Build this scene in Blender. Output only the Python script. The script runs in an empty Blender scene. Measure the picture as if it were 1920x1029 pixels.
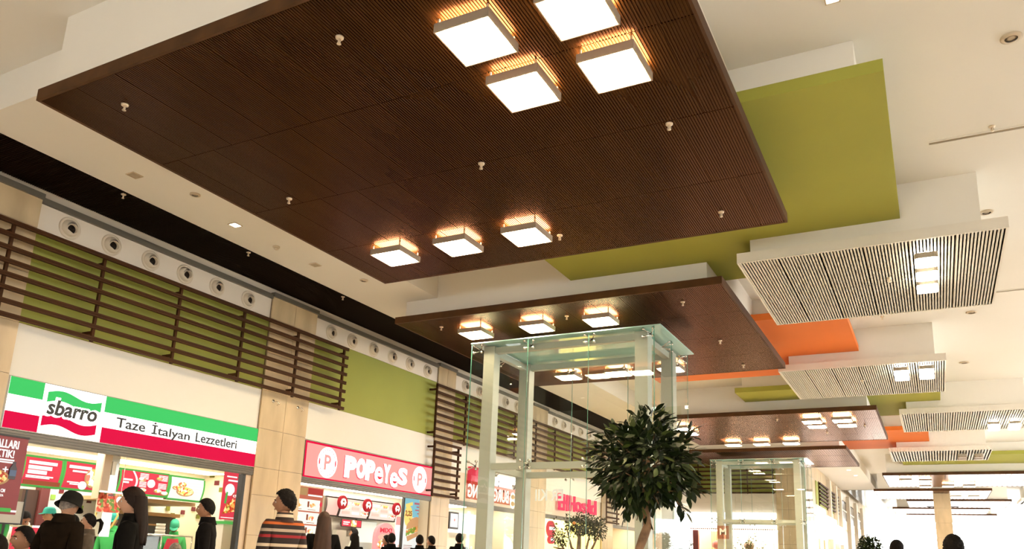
import bpy, bmesh, math, random
from mathutils import Vector, Matrix, Euler
random.seed(7)
S = bpy.context.scene
COL = S.collection
PI = math.pi
R = math.radians

# ------------------------------------------------------------------ camera
cd = bpy.data.cameras.new('camera')
cd.sensor_fit = 'HORIZONTAL'; cd.sensor_width = 36.0
cd.lens = 1487.447 / 1920 * 36.0
cd.shift_y = (685.73 - 514.5) / 1920
cd.clip_start = 0.05; cd.clip_end = 400
cam = bpy.data.objects.new('camera', cd); COL.objects.link(cam)
yaw, pitch, roll = -0.490494684, 0.238393485, 0.0390516987
f = Vector((math.sin(yaw)*math.cos(pitch), math.cos(yaw)*math.cos(pitch), math.sin(pitch)))
r0 = Vector((math.cos(yaw), -math.sin(yaw), 0)); u0 = r0.cross(f)
rr = r0*math.cos(roll) + u0*math.sin(roll); uu = -r0*math.sin(roll) + u0*math.cos(roll)
mw = Matrix((rr, uu, -f)).transposed().to_4x4(); mw.translation = (0, 0, 1.2)
cam.matrix_world = mw
S.camera = cam

# ------------------------------------------------------------------ world, exposure
wd = bpy.data.worlds.new('sky'); S.world = wd; wd.use_nodes = True
bg = wd.node_tree.nodes['Background']
bg.inputs[0].default_value = (1.0, 1.0, 1.0, 1); bg.inputs[1].default_value = 8.5
S.view_settings.view_transform = 'Standard'; S.view_settings.look = 'None'
S.view_settings.gamma = 1.0; S.view_settings.use_curve_mapping = False
S.view_settings.exposure = 0.4
S.cycles.use_denoising = True
S.cycles.max_bounces = 8; S.cycles.diffuse_bounces = 5; S.cycles.glossy_bounces = 4
S.cycles.transparent_max_bounces = 24
S.cycles.sample_clamp_indirect = 6.0
S.cycles.caustics_reflective = False; S.cycles.caustics_refractive = False
LAMP = 76.0        # diffuser strength of the square lamps
UPL = 60.0        # strength of their upper face
SHOP = 9.0        # shop ceiling lights

# ------------------------------------------------------------------ materials
def hexc(h):
    h = h.lstrip('#'); v = [int(h[i:i+2], 16)/255 for i in (0, 2, 4)]
    return tuple((c/12.92 if c <= .04045 else ((c+.055)/1.055)**2.4) for c in v)
_M = {}
def M(name, col='#808080', rough=.6, metal=0., emit=None, es=0., noise=None, bump=None, coat=0., spec=.5, tint=None):
    if name in _M: return _M[name]
    m = bpy.data.materials.new(name); m.use_nodes = True; nt = m.node_tree; b = nt.nodes['Principled BSDF']
    c = hexc(col) if isinstance(col, str) else col
    b.inputs['Base Color'].default_value = (*c, 1); b.inputs['Roughness'].default_value = rough
    b.inputs['Metallic'].default_value = metal; b.inputs['Coat Weight'].default_value = coat
    b.inputs['Specular IOR Level'].default_value = spec
    if tint: b.inputs['Specular Tint'].default_value = (*tint, 1)
    if emit:
        e = hexc(emit) if isinstance(emit, str) else emit
        b.inputs['Emission Color'].default_value = (*e, 1); b.inputs['Emission Strength'].default_value = es
    if noise or bump:
        tc = nt.nodes.new('ShaderNodeTexCoord')
    if noise:
        sc, amt = noise[:2]; st = noise[2] if len(noise) > 2 else (1, 1, 1)
        mp = nt.nodes.new('ShaderNodeMapping'); mp.inputs['Scale'].default_value = st
        nt.links.new(tc.outputs['Object'], mp.inputs[0])
        n = nt.nodes.new('ShaderNodeTexNoise'); n.inputs['Scale'].default_value = sc; n.inputs['Detail'].default_value = 5
        nt.links.new(mp.outputs[0], n.inputs['Vector'])
        cr = nt.nodes.new('ShaderNodeValToRGB')
        cr.color_ramp.elements[0].position = .3; cr.color_ramp.elements[1].position = .7
        cr.color_ramp.elements[0].color = (*[x*(1-amt) for x in c], 1)
        cr.color_ramp.elements[1].color = (*[min(1, x*(1+amt)) for x in c], 1)
        nt.links.new(n.outputs['Fac'], cr.inputs[0]); nt.links.new(cr.outputs[0], b.inputs['Base Color'])
    if bump:
        n = nt.nodes.new('ShaderNodeTexNoise'); n.inputs['Scale'].default_value = bump[0]
        nt.links.new(tc.outputs['Object'], n.inputs['Vector'])
        bp = nt.nodes.new('ShaderNodeBump'); bp.inputs['Strength'].default_value = bump[1]; bp.inputs['Distance'].default_value = .01
        nt.links.new(n.outputs['Fac'], bp.inputs['Height']); nt.links.new(bp.outputs[0], b.inputs['Normal'])
    _M[name] = m; return m

def glass(name, tint, refl=1.0, base=.04):
    m = bpy.data.materials.new(name); m.use_nodes = True; nt = m.node_tree; nt.nodes.clear()
    o = nt.nodes.new('ShaderNodeOutputMaterial'); mx = nt.nodes.new('ShaderNodeMixShader')
    t = nt.nodes.new('ShaderNodeBsdfTransparent'); t.inputs[0].default_value = (*tint, 1)
    g = nt.nodes.new('ShaderNodeBsdfGlossy'); g.inputs['Roughness'].default_value = .01; g.inputs[0].default_value = (refl, refl, refl, 1)
    lw = nt.nodes.new('ShaderNodeLayerWeight'); lw.inputs[0].default_value = .5
    pw = nt.nodes.new('ShaderNodeMath'); pw.operation = 'POWER'; pw.inputs[1].default_value = 5.0
    ad = nt.nodes.new('ShaderNodeMath'); ad.operation = 'MULTIPLY_ADD'; ad.inputs[1].default_value = .55; ad.inputs[2].default_value = base; ad.use_clamp = True
    nt.links.new(lw.outputs['Facing'], pw.inputs[0]); nt.links.new(pw.outputs[0], ad.inputs[0]); nt.links.new(ad.outputs[0], mx.inputs[0])
    nt.links.new(t.outputs[0], mx.inputs[1]); nt.links.new(g.outputs[0], mx.inputs[2]); nt.links.new(mx.outputs[0], o.inputs[0])
    return m

def voro(name, cols, scale, rough=.6, es=0.):
    """spots of several colours (food pictures, printed photos)"""
    m = bpy.data.materials.new(name); m.use_nodes = True; nt = m.node_tree; b = nt.nodes['Principled BSDF']
    tc = nt.nodes.new('ShaderNodeTexCoord'); v = nt.nodes.new('ShaderNodeTexVoronoi'); v.inputs['Scale'].default_value = scale
    nt.links.new(tc.outputs['Object'], v.inputs['Vector'])
    sp = nt.nodes.new('ShaderNodeSeparateColor'); nt.links.new(v.outputs['Color'], sp.inputs[0])
    cr = nt.nodes.new('ShaderNodeValToRGB'); cr.color_ramp.interpolation = 'CONSTANT'
    el = cr.color_ramp.elements
    for i, c in enumerate(cols):
        p = i/len(cols)
        e = el[i] if i < 2 else el.new(p)
        e.position = p; e.color = (*hexc(c), 1)
    nt.links.new(sp.outputs[0], cr.inputs[0]); nt.links.new(cr.outputs[0], b.inputs['Base Color']); b.inputs['Roughness'].default_value = rough
    if es:
        nt.links.new(cr.outputs[0], b.inputs['Emission Color']); b.inputs['Emission Strength'].default_value = es
    return m

def stripes(name, period, stops, axis=2, rough=.85):
    m = bpy.data.materials.new(name); m.use_nodes = True; nt = m.node_tree; b = nt.nodes['Principled BSDF']
    tc = nt.nodes.new('ShaderNodeTexCoord'); sx = nt.nodes.new('ShaderNodeSeparateXYZ'); nt.links.new(tc.outputs['Object'], sx.inputs[0])
    d = nt.nodes.new('ShaderNodeMath'); d.operation = 'DIVIDE'; d.inputs[1].default_value = period
    nt.links.new(sx.outputs[axis], d.inputs[0])
    fr = nt.nodes.new('ShaderNodeMath'); fr.operation = 'FRACT'; nt.links.new(d.outputs[0], fr.inputs[0])
    cr = nt.nodes.new('ShaderNodeValToRGB'); cr.color_ramp.interpolation = 'CONSTANT'; el = cr.color_ramp.elements
    for i, (p, c) in enumerate(stops):
        e = el[i] if i < 2 else el.new(p)
        e.position = p; e.color = (*hexc(c), 1)
    nt.links.new(fr.outputs[0], cr.inputs[0]); nt.links.new(cr.outputs[0], b.inputs['Base Color']); b.inputs['Roughness'].default_value = rough
    return m

paint = M('white_paint', (.81, .77, .69), .75, noise=(.35, .03))
paint_band = M('cream_wall_panel', (.66, .58, .46), .7, noise=(.5, .05))
paint_white = M('white_facade_panel', (.74, .71, .64), .55, noise=(.4, .04))
green_wall = M('green_wall_paint', (.29, .31, .05), .7, noise=(.7, .06))
green_slab = M('green_slab_paint', (.33, .33, .045), .7, noise=(.6, .05))
orange_slab = M('orange_slab_paint', (.75, .17, .015), .65, noise=(.6, .05))
wenge = M('dark_wenge', (.050, .022, .006), .27, metal=.38, noise=(2.2, .35, (1, .12, 1)), spec=.22, tint=(1, .5, .25))
wenge_edge = M('dark_wenge_edge', (.075, .031, .009), .6, spec=.2, noise=(3, .3, (1, .2, 1)))
wenge_strip = M('dark_strip_boards', (.008, .003, .0006), .7, spec=.1)
white_board = M('white_grooved_board', (.72, .68, .58), .5)
white_edge = M('white_panel_edge', (.78, .73, .64), .6)
slat_wood = M('brown_slat_wood', (.050, .017, .003), .65, spec=.15, noise=(4, .35, (1, .1, 1)))
stone = M('travertine', (.53, .40, .235), .32, noise=(2.5, .18, (1, 1, .3)), spec=.5)
joint = M('dark_joint', (.16, .11, .06), .8)
metal_grey = M('grey_metal', (.20, .18, .14), .4, metal=.6)
shutter = M('shutter_metal', (.12, .10, .075), .4, metal=.5)
steel = M('brushed_steel', (.55, .54, .5), .3, metal=1.)
chrome = M('chrome', (.75, .72, .68), .15, metal=1.)
cage_paint = M('pale_steel_paint', (.42, .45, .39), .45)
black = M('black', (.012, .011, .010), .5)
lampwhite = M('lamp_frame_white', (.36, .28, .20), .5)
glow = M('lamp_diffuser', (.9, .85, .75), .5, emit=(1, .76, .48), es=LAMP)
glow_up = M('lamp_upper_diffuser', (.9, .8, .7), .5, emit=(1, .62, .32), es=UPL)
glow_w = M('round_lamp_glow', (.9, .85, .75), .5, emit=(1, .90, .74), es=LAMP*.3)
shop_light = M('shop_ceiling_light', (.9, .9, .85), .5, emit=(1, .91, .76), es=SHOP)
floor_m = M('floor_tile', (.60, .54, .46), .3, noise=(1.2, .1))
shop_wall = M('shop_white_wall', (.82, .79, .68), .5)
shop_cream = M('shop_cream_wall', (.80, .76, .58), .6)
glass_c = glass('clear_glass', (.985, .995, .985), 1.0, .022)
glass_roof = M('teal_roof_glass', (.40, .68, .64), .06, spec=.6)
glass_edge = M('glass_edge', (.10, .28, .22), .2)
glass_w = glass('window_glass', (.97, .98, .98), 1.0, .0)
lit_white = M('lit_white', (.9, .9, .9), .4, emit=(1, .99, .95), es=1.6)
skin_m = M('skin', (.36, .17, .09), .55, noise=(9, .08)); skin2 = M('skin_light', (.50, .27, .17), .55, noise=(9, .08))
hair_dark = M('dark_hair', (.006, .004, .003), .75, spec=.15, noise=(30, .4)); hair_brown = M('brown_hair', (.010, .004, .0018), .7, spec=.2, noise=(25, .4, (1, 1, .15)))
hair_grey = M('grey_hair', (.22, .18, .15), .6, noise=(40, .5))
eye_w = M('eye_white', (.7, .68, .64), .3); lipm = M('lips', (.42, .16, .12), .5)
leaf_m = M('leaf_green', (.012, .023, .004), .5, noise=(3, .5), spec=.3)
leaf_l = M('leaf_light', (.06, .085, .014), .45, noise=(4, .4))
bark = M('bark', (.22, .13, .07), .85, noise=(12, .4), bump=(30, .4))
soil = M('soil', (.05, .03, .02), .95)
pot_m = M('planter_grey', (.35, .31, .26), .6)

# ------------------------------------------------------------------ mesh helper
def wpos(o):
    v = Vector((0, 0, 0))
    while o is not None:
        v += Vector(o.location); o = o.parent
    return v

class MB:
    def __init__(s): s.v = []; s.f = []; s.mi = []; s.k = 0; s.sm = []
    smooth = False
    def add(s, vs, fs):
        n = len(s.v); s.v += [tuple(p) for p in vs]
        for q in fs: s.f.append([i+n for i in q]); s.mi.append(s.k); s.sm.append(s.smooth)
        return s
    def box(s, x0, x1, y0, y1, z0, z1):
        v = [(x, y, z) for z in (z0, z1) for y in (y0, y1) for x in (x0, x1)]
        return s.add(v, [(0, 2, 3, 1), (4, 5, 7, 6), (0, 1, 5, 4), (2, 6, 7, 3), (0, 4, 6, 2), (1, 3, 7, 5)])
    def bar(s, p, q, w, h=None, up=(0, 0, 1)):
        p, q = Vector(p), Vector(q); h = h or w; d = (q-p).normalized(); up = Vector(up)
        if abs(d.dot(up)) > .95: up = Vector((1, 0, 0))
        a = d.cross(up).normalized()*w/2; b = a.cross(d).normalized()*h/2
        v = [c+i*a+j*b for c in (p, q) for i, j in ((-1, -1), (1, -1), (1, 1), (-1, 1))]
        return s.add(v, [(3, 2, 1, 0), (4, 5, 6, 7), (0, 1, 5, 4), (1, 2, 6, 5), (2, 3, 7, 6), (3, 0, 4, 7)])
    def tube(s, pts, rad, n=8, cap=True):
        pts = [Vector(p) for p in pts]; rad = rad if isinstance(rad, (list, tuple)) else [rad]*len(pts)
        vs = []; prev = None
        for i, p in enumerate(pts):
            d = (pts[min(i+1, len(pts)-1)]-pts[max(i-1, 0)]).normalized()
            if prev is None:
                prev = d.orthogonal().normalized()
            a = (prev-d*prev.dot(d)).normalized(); prev = a; b = d.cross(a)
            vs += [p+(a*math.cos(2*PI*j/n)+b*math.sin(2*PI*j/n))*rad[i] for j in range(n)]
        fs = [(i*n+j, i*n+(j+1) % n, (i+1)*n+(j+1) % n, (i+1)*n+j) for i in range(len(pts)-1) for j in range(n)]
        if cap: fs += [tuple(range(n))[::-1], tuple((len(pts)-1)*n+j for j in range(n))]
        s.smooth = True; s.add(vs, fs); s.smooth = False; return s
    def lathe(s, prof, c, ax='z', n=20, cap=True):
        """prof: (radius, height) along the axis"""
        c = Vector(c); vs = []
        for r, h in prof:
            for j in range(n):
                a = 2*PI*j/n; p, q = r*math.cos(a), r*math.sin(a)
                vs.append(c+Vector({'z': (p, q, h), 'x': (h, p, q), 'y': (q, h, p)}[ax]))
        m = len(prof)
        fs = [(i*n+j, i*n+(j+1) % n, (i+1)*n+(j+1) % n, (i+1)*n+j) for i in range(m-1) for j in range(n)]
        if cap: fs += [tuple(range(n))[::-1], tuple((m-1)*n+j for j in range(n))]
        s.smooth = True; s.add(vs, fs); s.smooth = False; return s
    def prism(s, pts, a, b, ax='x'):
        """2-D outline (u,v) extruded from a to b along ax; ax x: (u,v)=(y,z), y: (x,z), z: (x,y)"""
        g = {'x': lambda u, v, w: (w, u, v), 'y': lambda u, v, w: (u, w, v), 'z': lambda u, v, w: (u, v, w)}[ax]
        n = len(pts); vs = [g(u, v, a) for u, v in pts]+[g(u, v, b) for u, v in pts]
        fs = [tuple(range(n))[::-1], tuple(range(n, 2*n))]+[(i, (i+1) % n, (i+1) % n+n, i+n) for i in range(n)]
        return s.add(vs, fs)
    def ellipse(s, u, v, ru, rv, a, b, ax='x', n=28):
        return s.prism([(u+ru*math.cos(2*PI*i/n), v+rv*math.sin(2*PI*i/n)) for i in range(n)], a, b, ax)
    def build(s, name, mats, parent=None, local=False, kind=None, label=None):
        me = bpy.data.meshes.new(name)
        off = Vector((0, 0, 0)) if local or parent is None else wpos(parent)
        me.from_pydata([Vector(p)-off for p in s.v], [], s.f)
        for m in (mats if isinstance(mats, (list, tuple)) else [mats]): me.materials.append(m)
        for p, i, sm in zip(me.polygons, s.mi, s.sm): p.material_index = i; p.use_smooth = sm
        bm = bmesh.new(); bm.from_mesh(me); bmesh.ops.recalc_face_normals(bm, faces=bm.faces); bm.to_mesh(me); bm.free()
        o = bpy.data.objects.new(name, me); COL.objects.link(o); o.parent = parent
        if kind: o['kind'] = kind
        if label: o['label'] = label
        return o

def tag(o, label, cat, group=None):
    o['label'] = label; o['category'] = cat
    if group: o['group'] = group
    return o
def thing(name, label, cat, loc=(0, 0, 0), rz=0., group=None):
    o = bpy.data.objects.new(name, None); COL.objects.link(o); o.empty_display_size = .1
    o.location = loc; o.rotation_euler = (0, 0, rz)
    return tag(o, label, cat, group)
def struct(name, mb=None, mats=None, loc=(0, 0, 0)):
    if mb is None:
        o = bpy.data.objects.new(name, None); COL.objects.link(o); o.location = loc
    else: o = mb.build(name, mats)
    o['kind'] = 'structure'; return o
def bx(*a): return MB().box(*a)
def copy_of(o, parent, loc=None):
    c = o.copy(); COL.objects.link(c); c.parent = parent
    if loc is not None: c.location = loc
    return c
def copy_tree(root, loc, label, rz=None):
    r = root.copy(); COL.objects.link(r); r.location = loc; r['label'] = label
    if rz is not None: r.rotation_euler = (0, 0, rz)
    for ch in root.children:
        c = ch.copy(); COL.objects.link(c); c.parent = r
        for g in ch.children:
            d = g.copy(); COL.objects.link(d); d.parent = c
    return r
ORD = ['first', 'second', 'third', 'fourth', 'fifth', 'sixth', 'seventh', 'eighth', 'ninth', 'tenth', 'eleventh', 'twelfth']

def text(name, body, u0, u1, v0, v1, pos, m, parent, plane='x', depth=.006, bold=0., shear=0., mirror=False, spacing=1.):
    cu = bpy.data.curves.new('t', 'FONT'); cu.body = body; cu.size = 1; cu.extrude = .05; cu.offset = bold; cu.resolution_u = 3
    cu.shear = shear; cu.space_character = spacing; cu.align_x = 'CENTER'
    ob = bpy.data.objects.new('t', cu); COL.objects.link(ob)
    dg = bpy.context.evaluated_depsgraph_get()
    me = bpy.data.meshes.new_from_object(ob.evaluated_get(dg)); bpy.data.objects.remove(ob); bpy.data.curves.remove(cu)
    xs = [v.co.x for v in me.vertices]; ys = [v.co.y for v in me.vertices]
    ax, bxx, ay, by = min(xs), max(xs), min(ys), max(ys); off = wpos(parent) if parent else Vector((0, 0, 0))
    for v in me.vertices:
        t = (v.co.x-ax)/(bxx-ax); t = 1-t if mirror else t
        u = u0+(u1-u0)*t; w = v0+(v1-v0)*(v.co.y-ay)/(by-ay); d = v.co.z/.05*depth/2
        v.co = (Vector((pos+d, u, w)) if plane == 'x' else Vector((u, pos-d, w)))-off
    me.materials.clear(); me.materials.append(m); me.name = name
    o = bpy.data.objects.new(name, me); COL.objects.link(o); o.parent = parent
    return o

# ------------------------------------------------------------------ room shell
WX = -11.0
struct('floor', bx(-16, 16, -10, 75, -.2, 0), floor_m)
struct('ceiling', bx(-16, 16, -10, 75, 6.6, 6.8), paint)
# lowered white soffit along the left wall (carries the small downlights)
struct('trim_1', bx(-9.93, -8.3, 4.53, 37.6, 6.1, 6.6), paint)
struct('trim_2', bx(-5.0, -3.02, 37.6, 53.2, 6.1, 6.6), paint)
# dark grooved strip between soffit and wall
b = bx(-10.97, -9.93, -2, 37.5, 6.10, 6.3)
strip = struct('trim_3', b, wenge_strip)
b = MB(); y = 3.6
while y < 24: b.box(-10.975, -9.93, y, y+.015, 6.085, 6.105); y += .030
b.build('groove_ribs', wenge_strip, strip, kind='stuff')
b = bx(-4.7, -3.2, 53.2, 70, 6.1, 6.3); strip2 = struct('trim_4', b, M('grey_glossy_strip', (.16, .15, .13), .25, coat=.5))
b = MB(); y = 53.3
while y < 69.5: b.box(-4.7, -3.2, y, y+.2, 6.08, 6.1); y += .4
b.build('groove_ribs', _M['grey_glossy_strip'], strip2, kind='stuff')

# white bulkhead boxes above the hanging panels
BULK = [(-7.74, -1.67, 4.2, 10.0, 5.73), (-9.02, -3.02, 12.33, 18.1, 5.73), (-7.5, -1.46, 24.15, 29.4, 5.73), (-8.7, -2.95, 31.6, 36.9, 5.73),
        (-1.84, 4.2, 40.75, 46.1, 5.73), (-2.7, 2.6, 48.7, 53.7, 5.73), (-1.3, 3.9, 55.6, 60.5, 5.73), (-2.3, 3.1, 62.2, 66.8, 5.73), (-1.6, 3.7, 68.6, 72.2, 5.73), (4.8, 8.0, 56.2, 58.8, 5.86),
        (-2.19, .86, 11.68, 14.9, 5.86), (-2.77, .267, 19.0, 21.9, 5.86), (-.5, 2.45, 25.4, 28.4, 5.86), (-1.1, 1.85, 33.45, 36.2, 5.86),
        (-1.7, -.382, 7.99, 11.7, 6.2), (-5.3, -1.6, 8.1, 13.2, 6.2), (-6.3, -1.45, 16.12, 20.7, 6.2), (-4.65, .2, 22.85, 27.4, 6.2), (-3.9, -.15, 30.7, 34.9, 6.2), (-.95, 4.5, 37.8, 40.8, 6.2)]
for i, (x0, x1, y0, y1, z0) in enumerate(BULK):
    struct('trim_%d' % (i+60), bx(x0, x1, y0, y1, z0, 6.62), paint)

# painted slabs tucked under the ceiling
def slab(name, label, m, x0, x1, y0, y1):
    tag(bx(x0, x1, y0, y1, 6.08, 6.22).build(name, m), label, 'ceiling panel')
slab('green_slab', 'large olive green painted slab beside and above the near dark panel', green_slab, -5.46, -.115, 7.85, 13.32)
slab('orange_slab', 'orange painted slab between the second dark panel and the white lit panel', orange_slab, -6.47, -1.245, 15.9, 20.85)
slab('green_slab', 'middle yellow green painted slab behind the second white panel', green_slab, -4.83, .392, 22.7, 27.55)
slab('orange_slab', 'small far orange painted slab behind the third dark panel', orange_slab, -4.0, .026, 30.5, 35.07)
slab('green_slab', 'far olive green painted slab at the right edge behind the unlit white panel', green_slab, -1.11, 4.8, 37.6, 40.87)

# hanging panels made of grooved boards
def board_mesh(name, w, l, pitch, depth, m, gap=.010):
    n = max(2, int(round((w-gap)/pitch))); p = (w-gap)/n; mb = MB(); prof = []
    x = gap/2
    for i in range(n):
        prof += [(x, 0), (x+p*.55, 0), (x+p*.55, depth), (x+p, depth)]; x += p
    vs = [(a, y, z) for y in (gap/2, l-gap/2) for a, z in prof]; k = len(prof)
    mb.add(vs, [(i, i+1, k+i+1, k+i) for i in range(k-1)])
    mb.box(gap/2, w-gap/2, gap/2, l-gap/2, depth, depth+.012)
    return mb
def panel(name, label, x0, x1, y0, y1, z, th, nx, ny, m, me, pitch=.028, depth=.009, half=True):
    t = thing(name, label, 'ceiling panel', ((x0+x1)/2, (y0+y1)/2, z))
    e = .03
    mb = MB(); mb.box(x0, x1, y0, y0+e, z, z+th); mb.box(x0, x1, y1-e, y1, z, z+th); mb.box(x0, x0+e, y0+e, y1-e, z, z+th); mb.box(x1-e, x1, y0+e, y1-e, z, z+th)
    mb.build('edge_frame', me, t)
    bx(x0+e, x1-e, y0+e, y1-e, z+.03, z+th).build('backing', me, t)
    w = (x1-x0-2*e)/nx; l = (y1-y0-2*e)/ny; off = wpos(t)
    full = hb = None
    for j in range(ny):
        xs = [(i*w, w) for i in range(nx)]
        if half and j % 2: xs = [(0, w/2)]+[((i+.5)*w, w) for i in range(nx-1)]+[((nx-.5)*w, w/2)]
        for xa, ww in xs:
            loc = Vector((x0+e+xa, y0+e+j*l, z+.002))-off
            src = full if ww == w else hb
            if src is None:
                src = board_mesh('board', ww, l, pitch, depth, m).build('board', m, t, local=True); src.location = loc
                if ww == w: full = src
                else: hb = src
            else: copy_of(src, t, loc)
    return t
ZP = 5.6
panel('suspended_ceiling', 'largest near dark brown grooved panel carrying seven square lamps', -7.88, -1.41, 4.12, 10.12, ZP, .13, 11, 4, wenge, wenge_edge)
panel('suspended_ceiling', 'second dark brown panel hanging above the near glass shaft', -9.12, -2.73, 12.12, 18.2, ZP, .13, 11, 4, wenge, wenge_edge)
panel('suspended_ceiling', 'third dark brown panel with two double lamps behind the ficus crown', -7.6, -1.205, 23.8, 29.45, ZP, .13, 8, 4, wenge, wenge_edge, .05)
panel('suspended_ceiling', 'fourth dark panel hanging over the far glass shaft', -8.8, -2.7, 31.42, 37.0, ZP, .13, 8, 3, wenge, wenge_edge, .08)
panel('suspended_ceiling', 'fifth dark panel shining with daylight above the far stone pillar', -2.02, 4.4, 40.6, 46.3, ZP, .13, 5, 3, wenge, wenge_edge, .2)
panel('suspended_ceiling', 'sixth dark panel just in front of the pillar top', -2.9, 2.75, 48.5, 53.9, ZP, .13, 5, 3, wenge, wenge_edge, .2)
panel('suspended_ceiling', 'seventh dark panel reaching right behind the pillar', -1.5, 4.08, 55.4, 60.7, ZP, .13, 4, 2, wenge, wenge_edge, .3)
panel('suspended_ceiling', 'eighth dark panel, thin dark line left of the pillar', -2.58, 3.3, 62.0, 67.0, ZP, .13, 4, 2, wenge, wenge_edge, .3)
panel('suspended_ceiling', 'last dark panel nearest the bright end glazing', -1.9, 4.0, 68.3, 72.5, ZP, .13, 4, 2, wenge, wenge_edge, .3)
panel('white_suspended_ceiling', 'large white grooved panel with a column of three round lamps', -2.38, 1.16, 11.6, 15.08, 5.7, .16, 6, 2, white_board, white_edge, .045, .012, False)
panel('white_suspended_ceiling', 'second white grooved panel with two pairs of round lamps', -3.0, .475, 18.9, 22.3, 5.7, .16, 6, 2, white_board, white_edge, .045, .012, False)
panel('white_suspended_ceiling', 'third white panel with lamps near the right frame edge', -.69, 2.75, 25.3, 28.65, 5.7, .16, 5, 2, white_board, white_edge, .06, .012, False)
panel('white_suspended_ceiling', 'fourth white panel whose two lamps are switched off', -1.37, 2.03, 33.3, 36.4, 5.7, .16, 5, 2, white_board, white_edge, .1, .012, False)
panel('white_suspended_ceiling', 'far white panel at the right edge near the end glazing', 4.6, 8.2, 56.0, 59.0, 5.7, .16, 4, 2, white_board, white_edge, .2, .012, False)

# ------------------------------------------------------------------ lamps
def square_lamp(label, x, y, z=ZP, w=.53, src=[None]):
    if src[0]: return copy_tree(src[0], (x, y, z), label)
    t = thing('square_lamp', label, 'ceiling lamp', (x, y, z)); h = w/2
    mb = MB(); e = .012
    for a in ((-h, h, -h, -h+e), (-h, h, h-e, h), (-h, -h+e, -h+e, h-e), (h-e, h, -h+e, h-e)): mb.box(*a, -.138, -.052)
    mb.build('frame', lampwhite, t, local=True)
    k = h-.02; c = .035
    MB().prism([(-k+c, -k), (k-c, -k), (k, -k+c), (k, k-c), (k-c, k), (-k+c, k), (-k, k-c), (-k, -k+c)], -.140, -.130, 'z').build('diffuser', glow, t, local=True)
    bx(-k, k, -k, k, -.066, -.056).build('upper_diffuser', glow_up, t, local=True)
    for sx in (-1, 1):
        for sy in (-1, 1):
            bx(sx*(h-.03)-.008, sx*(h-.03)+.008, sy*(h-.03)-.008, sy*(h-.03)+.008, -.07, 0.004).build('stem', lampwhite, t, local=True)
    src[0] = t; return t
P1 = 'near large dark panel'; P2 = 'second dark panel'
for l, x, y in [('rear left of the four square lamps on the %s' % P1, -3.08, 5.79), ('front left of the four square lamps on the %s' % P1, -3.11, 4.965),
                ('rear right of the four square lamps on the %s' % P1, -2.2, 5.83), ('front right of the four square lamps on the %s' % P1, -2.2, 4.99),
                ('left of the three square lamps in a row on the %s' % P1, -6.71, 8.81), ('middle of the three square lamps in a row on the %s' % P1, -5.64, 8.82), ('right of the three square lamps in a row on the %s' % P1, -4.58, 8.85),
                ('front left square lamp on the %s over the glass shaft' % P2, -7.66, 12.8), ('front middle square lamp on the %s over the glass shaft' % P2, -6.34, 12.8), ('front right square lamp on the %s over the glass shaft' % P2, -5.07, 12.82),
                ('rear left square lamp on the %s seen through the shaft glass' % P2, -7.42, 16.75), ('rear middle square lamp on the %s seen through the shaft glass' % P2, -6.18, 16.77), ('rear right square lamp on the %s seen through the shaft glass' % P2, -4.95, 16.76),
                ('front left of the four square lamps on the third dark panel', -2.97, 24.3), ('front right of the four square lamps on the third dark panel', -2.15, 24.3),
                ('rear left of the four square lamps on the third dark panel', -2.94, 25.15), ('rear right of the four square lamps on the third dark panel', -2.1, 25.15),
                ('left of the three square lamps in the back row of the third dark panel', -6.14, 28.4), ('middle of the three square lamps in the back row of the third dark panel', -5.17, 28.42), ('right of the three square lamps in the back row of the third dark panel', -4.18, 28.42),
                ('lone square lamp left on the third dark panel, partly behind the ficus crown', -6.95, 24.6), ('rear lone square lamp left on the third dark panel, behind the ficus crown', -6.95, 25.6),
                ('front left square lamp on the fifth dark panel', -1.08, 41.2), ('front second square lamp on the fifth dark panel', -.27, 41.5), ('back left square lamp on the fifth dark panel', -.3, 44.3),
                ('back lamp beside the pillar reflection on the fifth dark panel', .68, 44.1), ('back right square lamp on the fifth dark panel', 1.57, 44.15),
                ('left square lamp on the sixth dark panel right of the pillar', 1.1, 50.2), ('right square lamp on the sixth dark panel right of the pillar', 1.95, 50.2)]:
    square_lamp(l, x*1.0143, y*1.0143)
def round_lamp(name, label, x, y, z, lit, w=.30):
    t = thing(name, label, 'ceiling lamp', (x, y, z)); h = w/2; c = .05
    pts = []
    for cx, cy, a0 in ((h-c, h-c, 0), (-h+c, h-c, 90), (-h+c, -h+c, 180), (h-c, -h+c, 270)):
        pts += [(cx+c*math.cos(R(a0+a)), cy+c*math.sin(R(a0+a))) for a in (0, 30, 60, 90)]
    MB().prism(pts, -.15, -.07, 'z').build('shade', M('lamp_shade_grey', (.35, .30, .23), .4, metal=.3), t, local=True)
    MB().prism([(u*.98, v*.98) for u, v in pts], -.20, -.15, 'z').build('diffuser', glow_w if lit else lampwhite, t, local=True)
    MB().prism([(u*.8, v*.8) for u, v in pts], -.07, -.058, 'z').build('upper_diffuser', glow_w if lit else lampwhite, t, local=True)
    bx(-.02, .02, -.02, .02, -.06, .005).build('stem', steel, t, local=True)
for i, y in enumerate((12.1, 12.7, 13.3)): round_lamp('round_lamp', ('front', 'middle', 'rear')[i]+' of the three lit round lamps on the large white panel', .17, y, 5.7, True)
for i, (x, y) in enumerate([(-.42, 19.1), (.08, 19.1), (-.42, 19.65), (.08, 19.65)]):
    round_lamp('round_lamp', ('front left', 'front right', 'rear left', 'rear right')[i]+' of the four lit lamps on the second white panel', x, y, 5.7, True)
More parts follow.
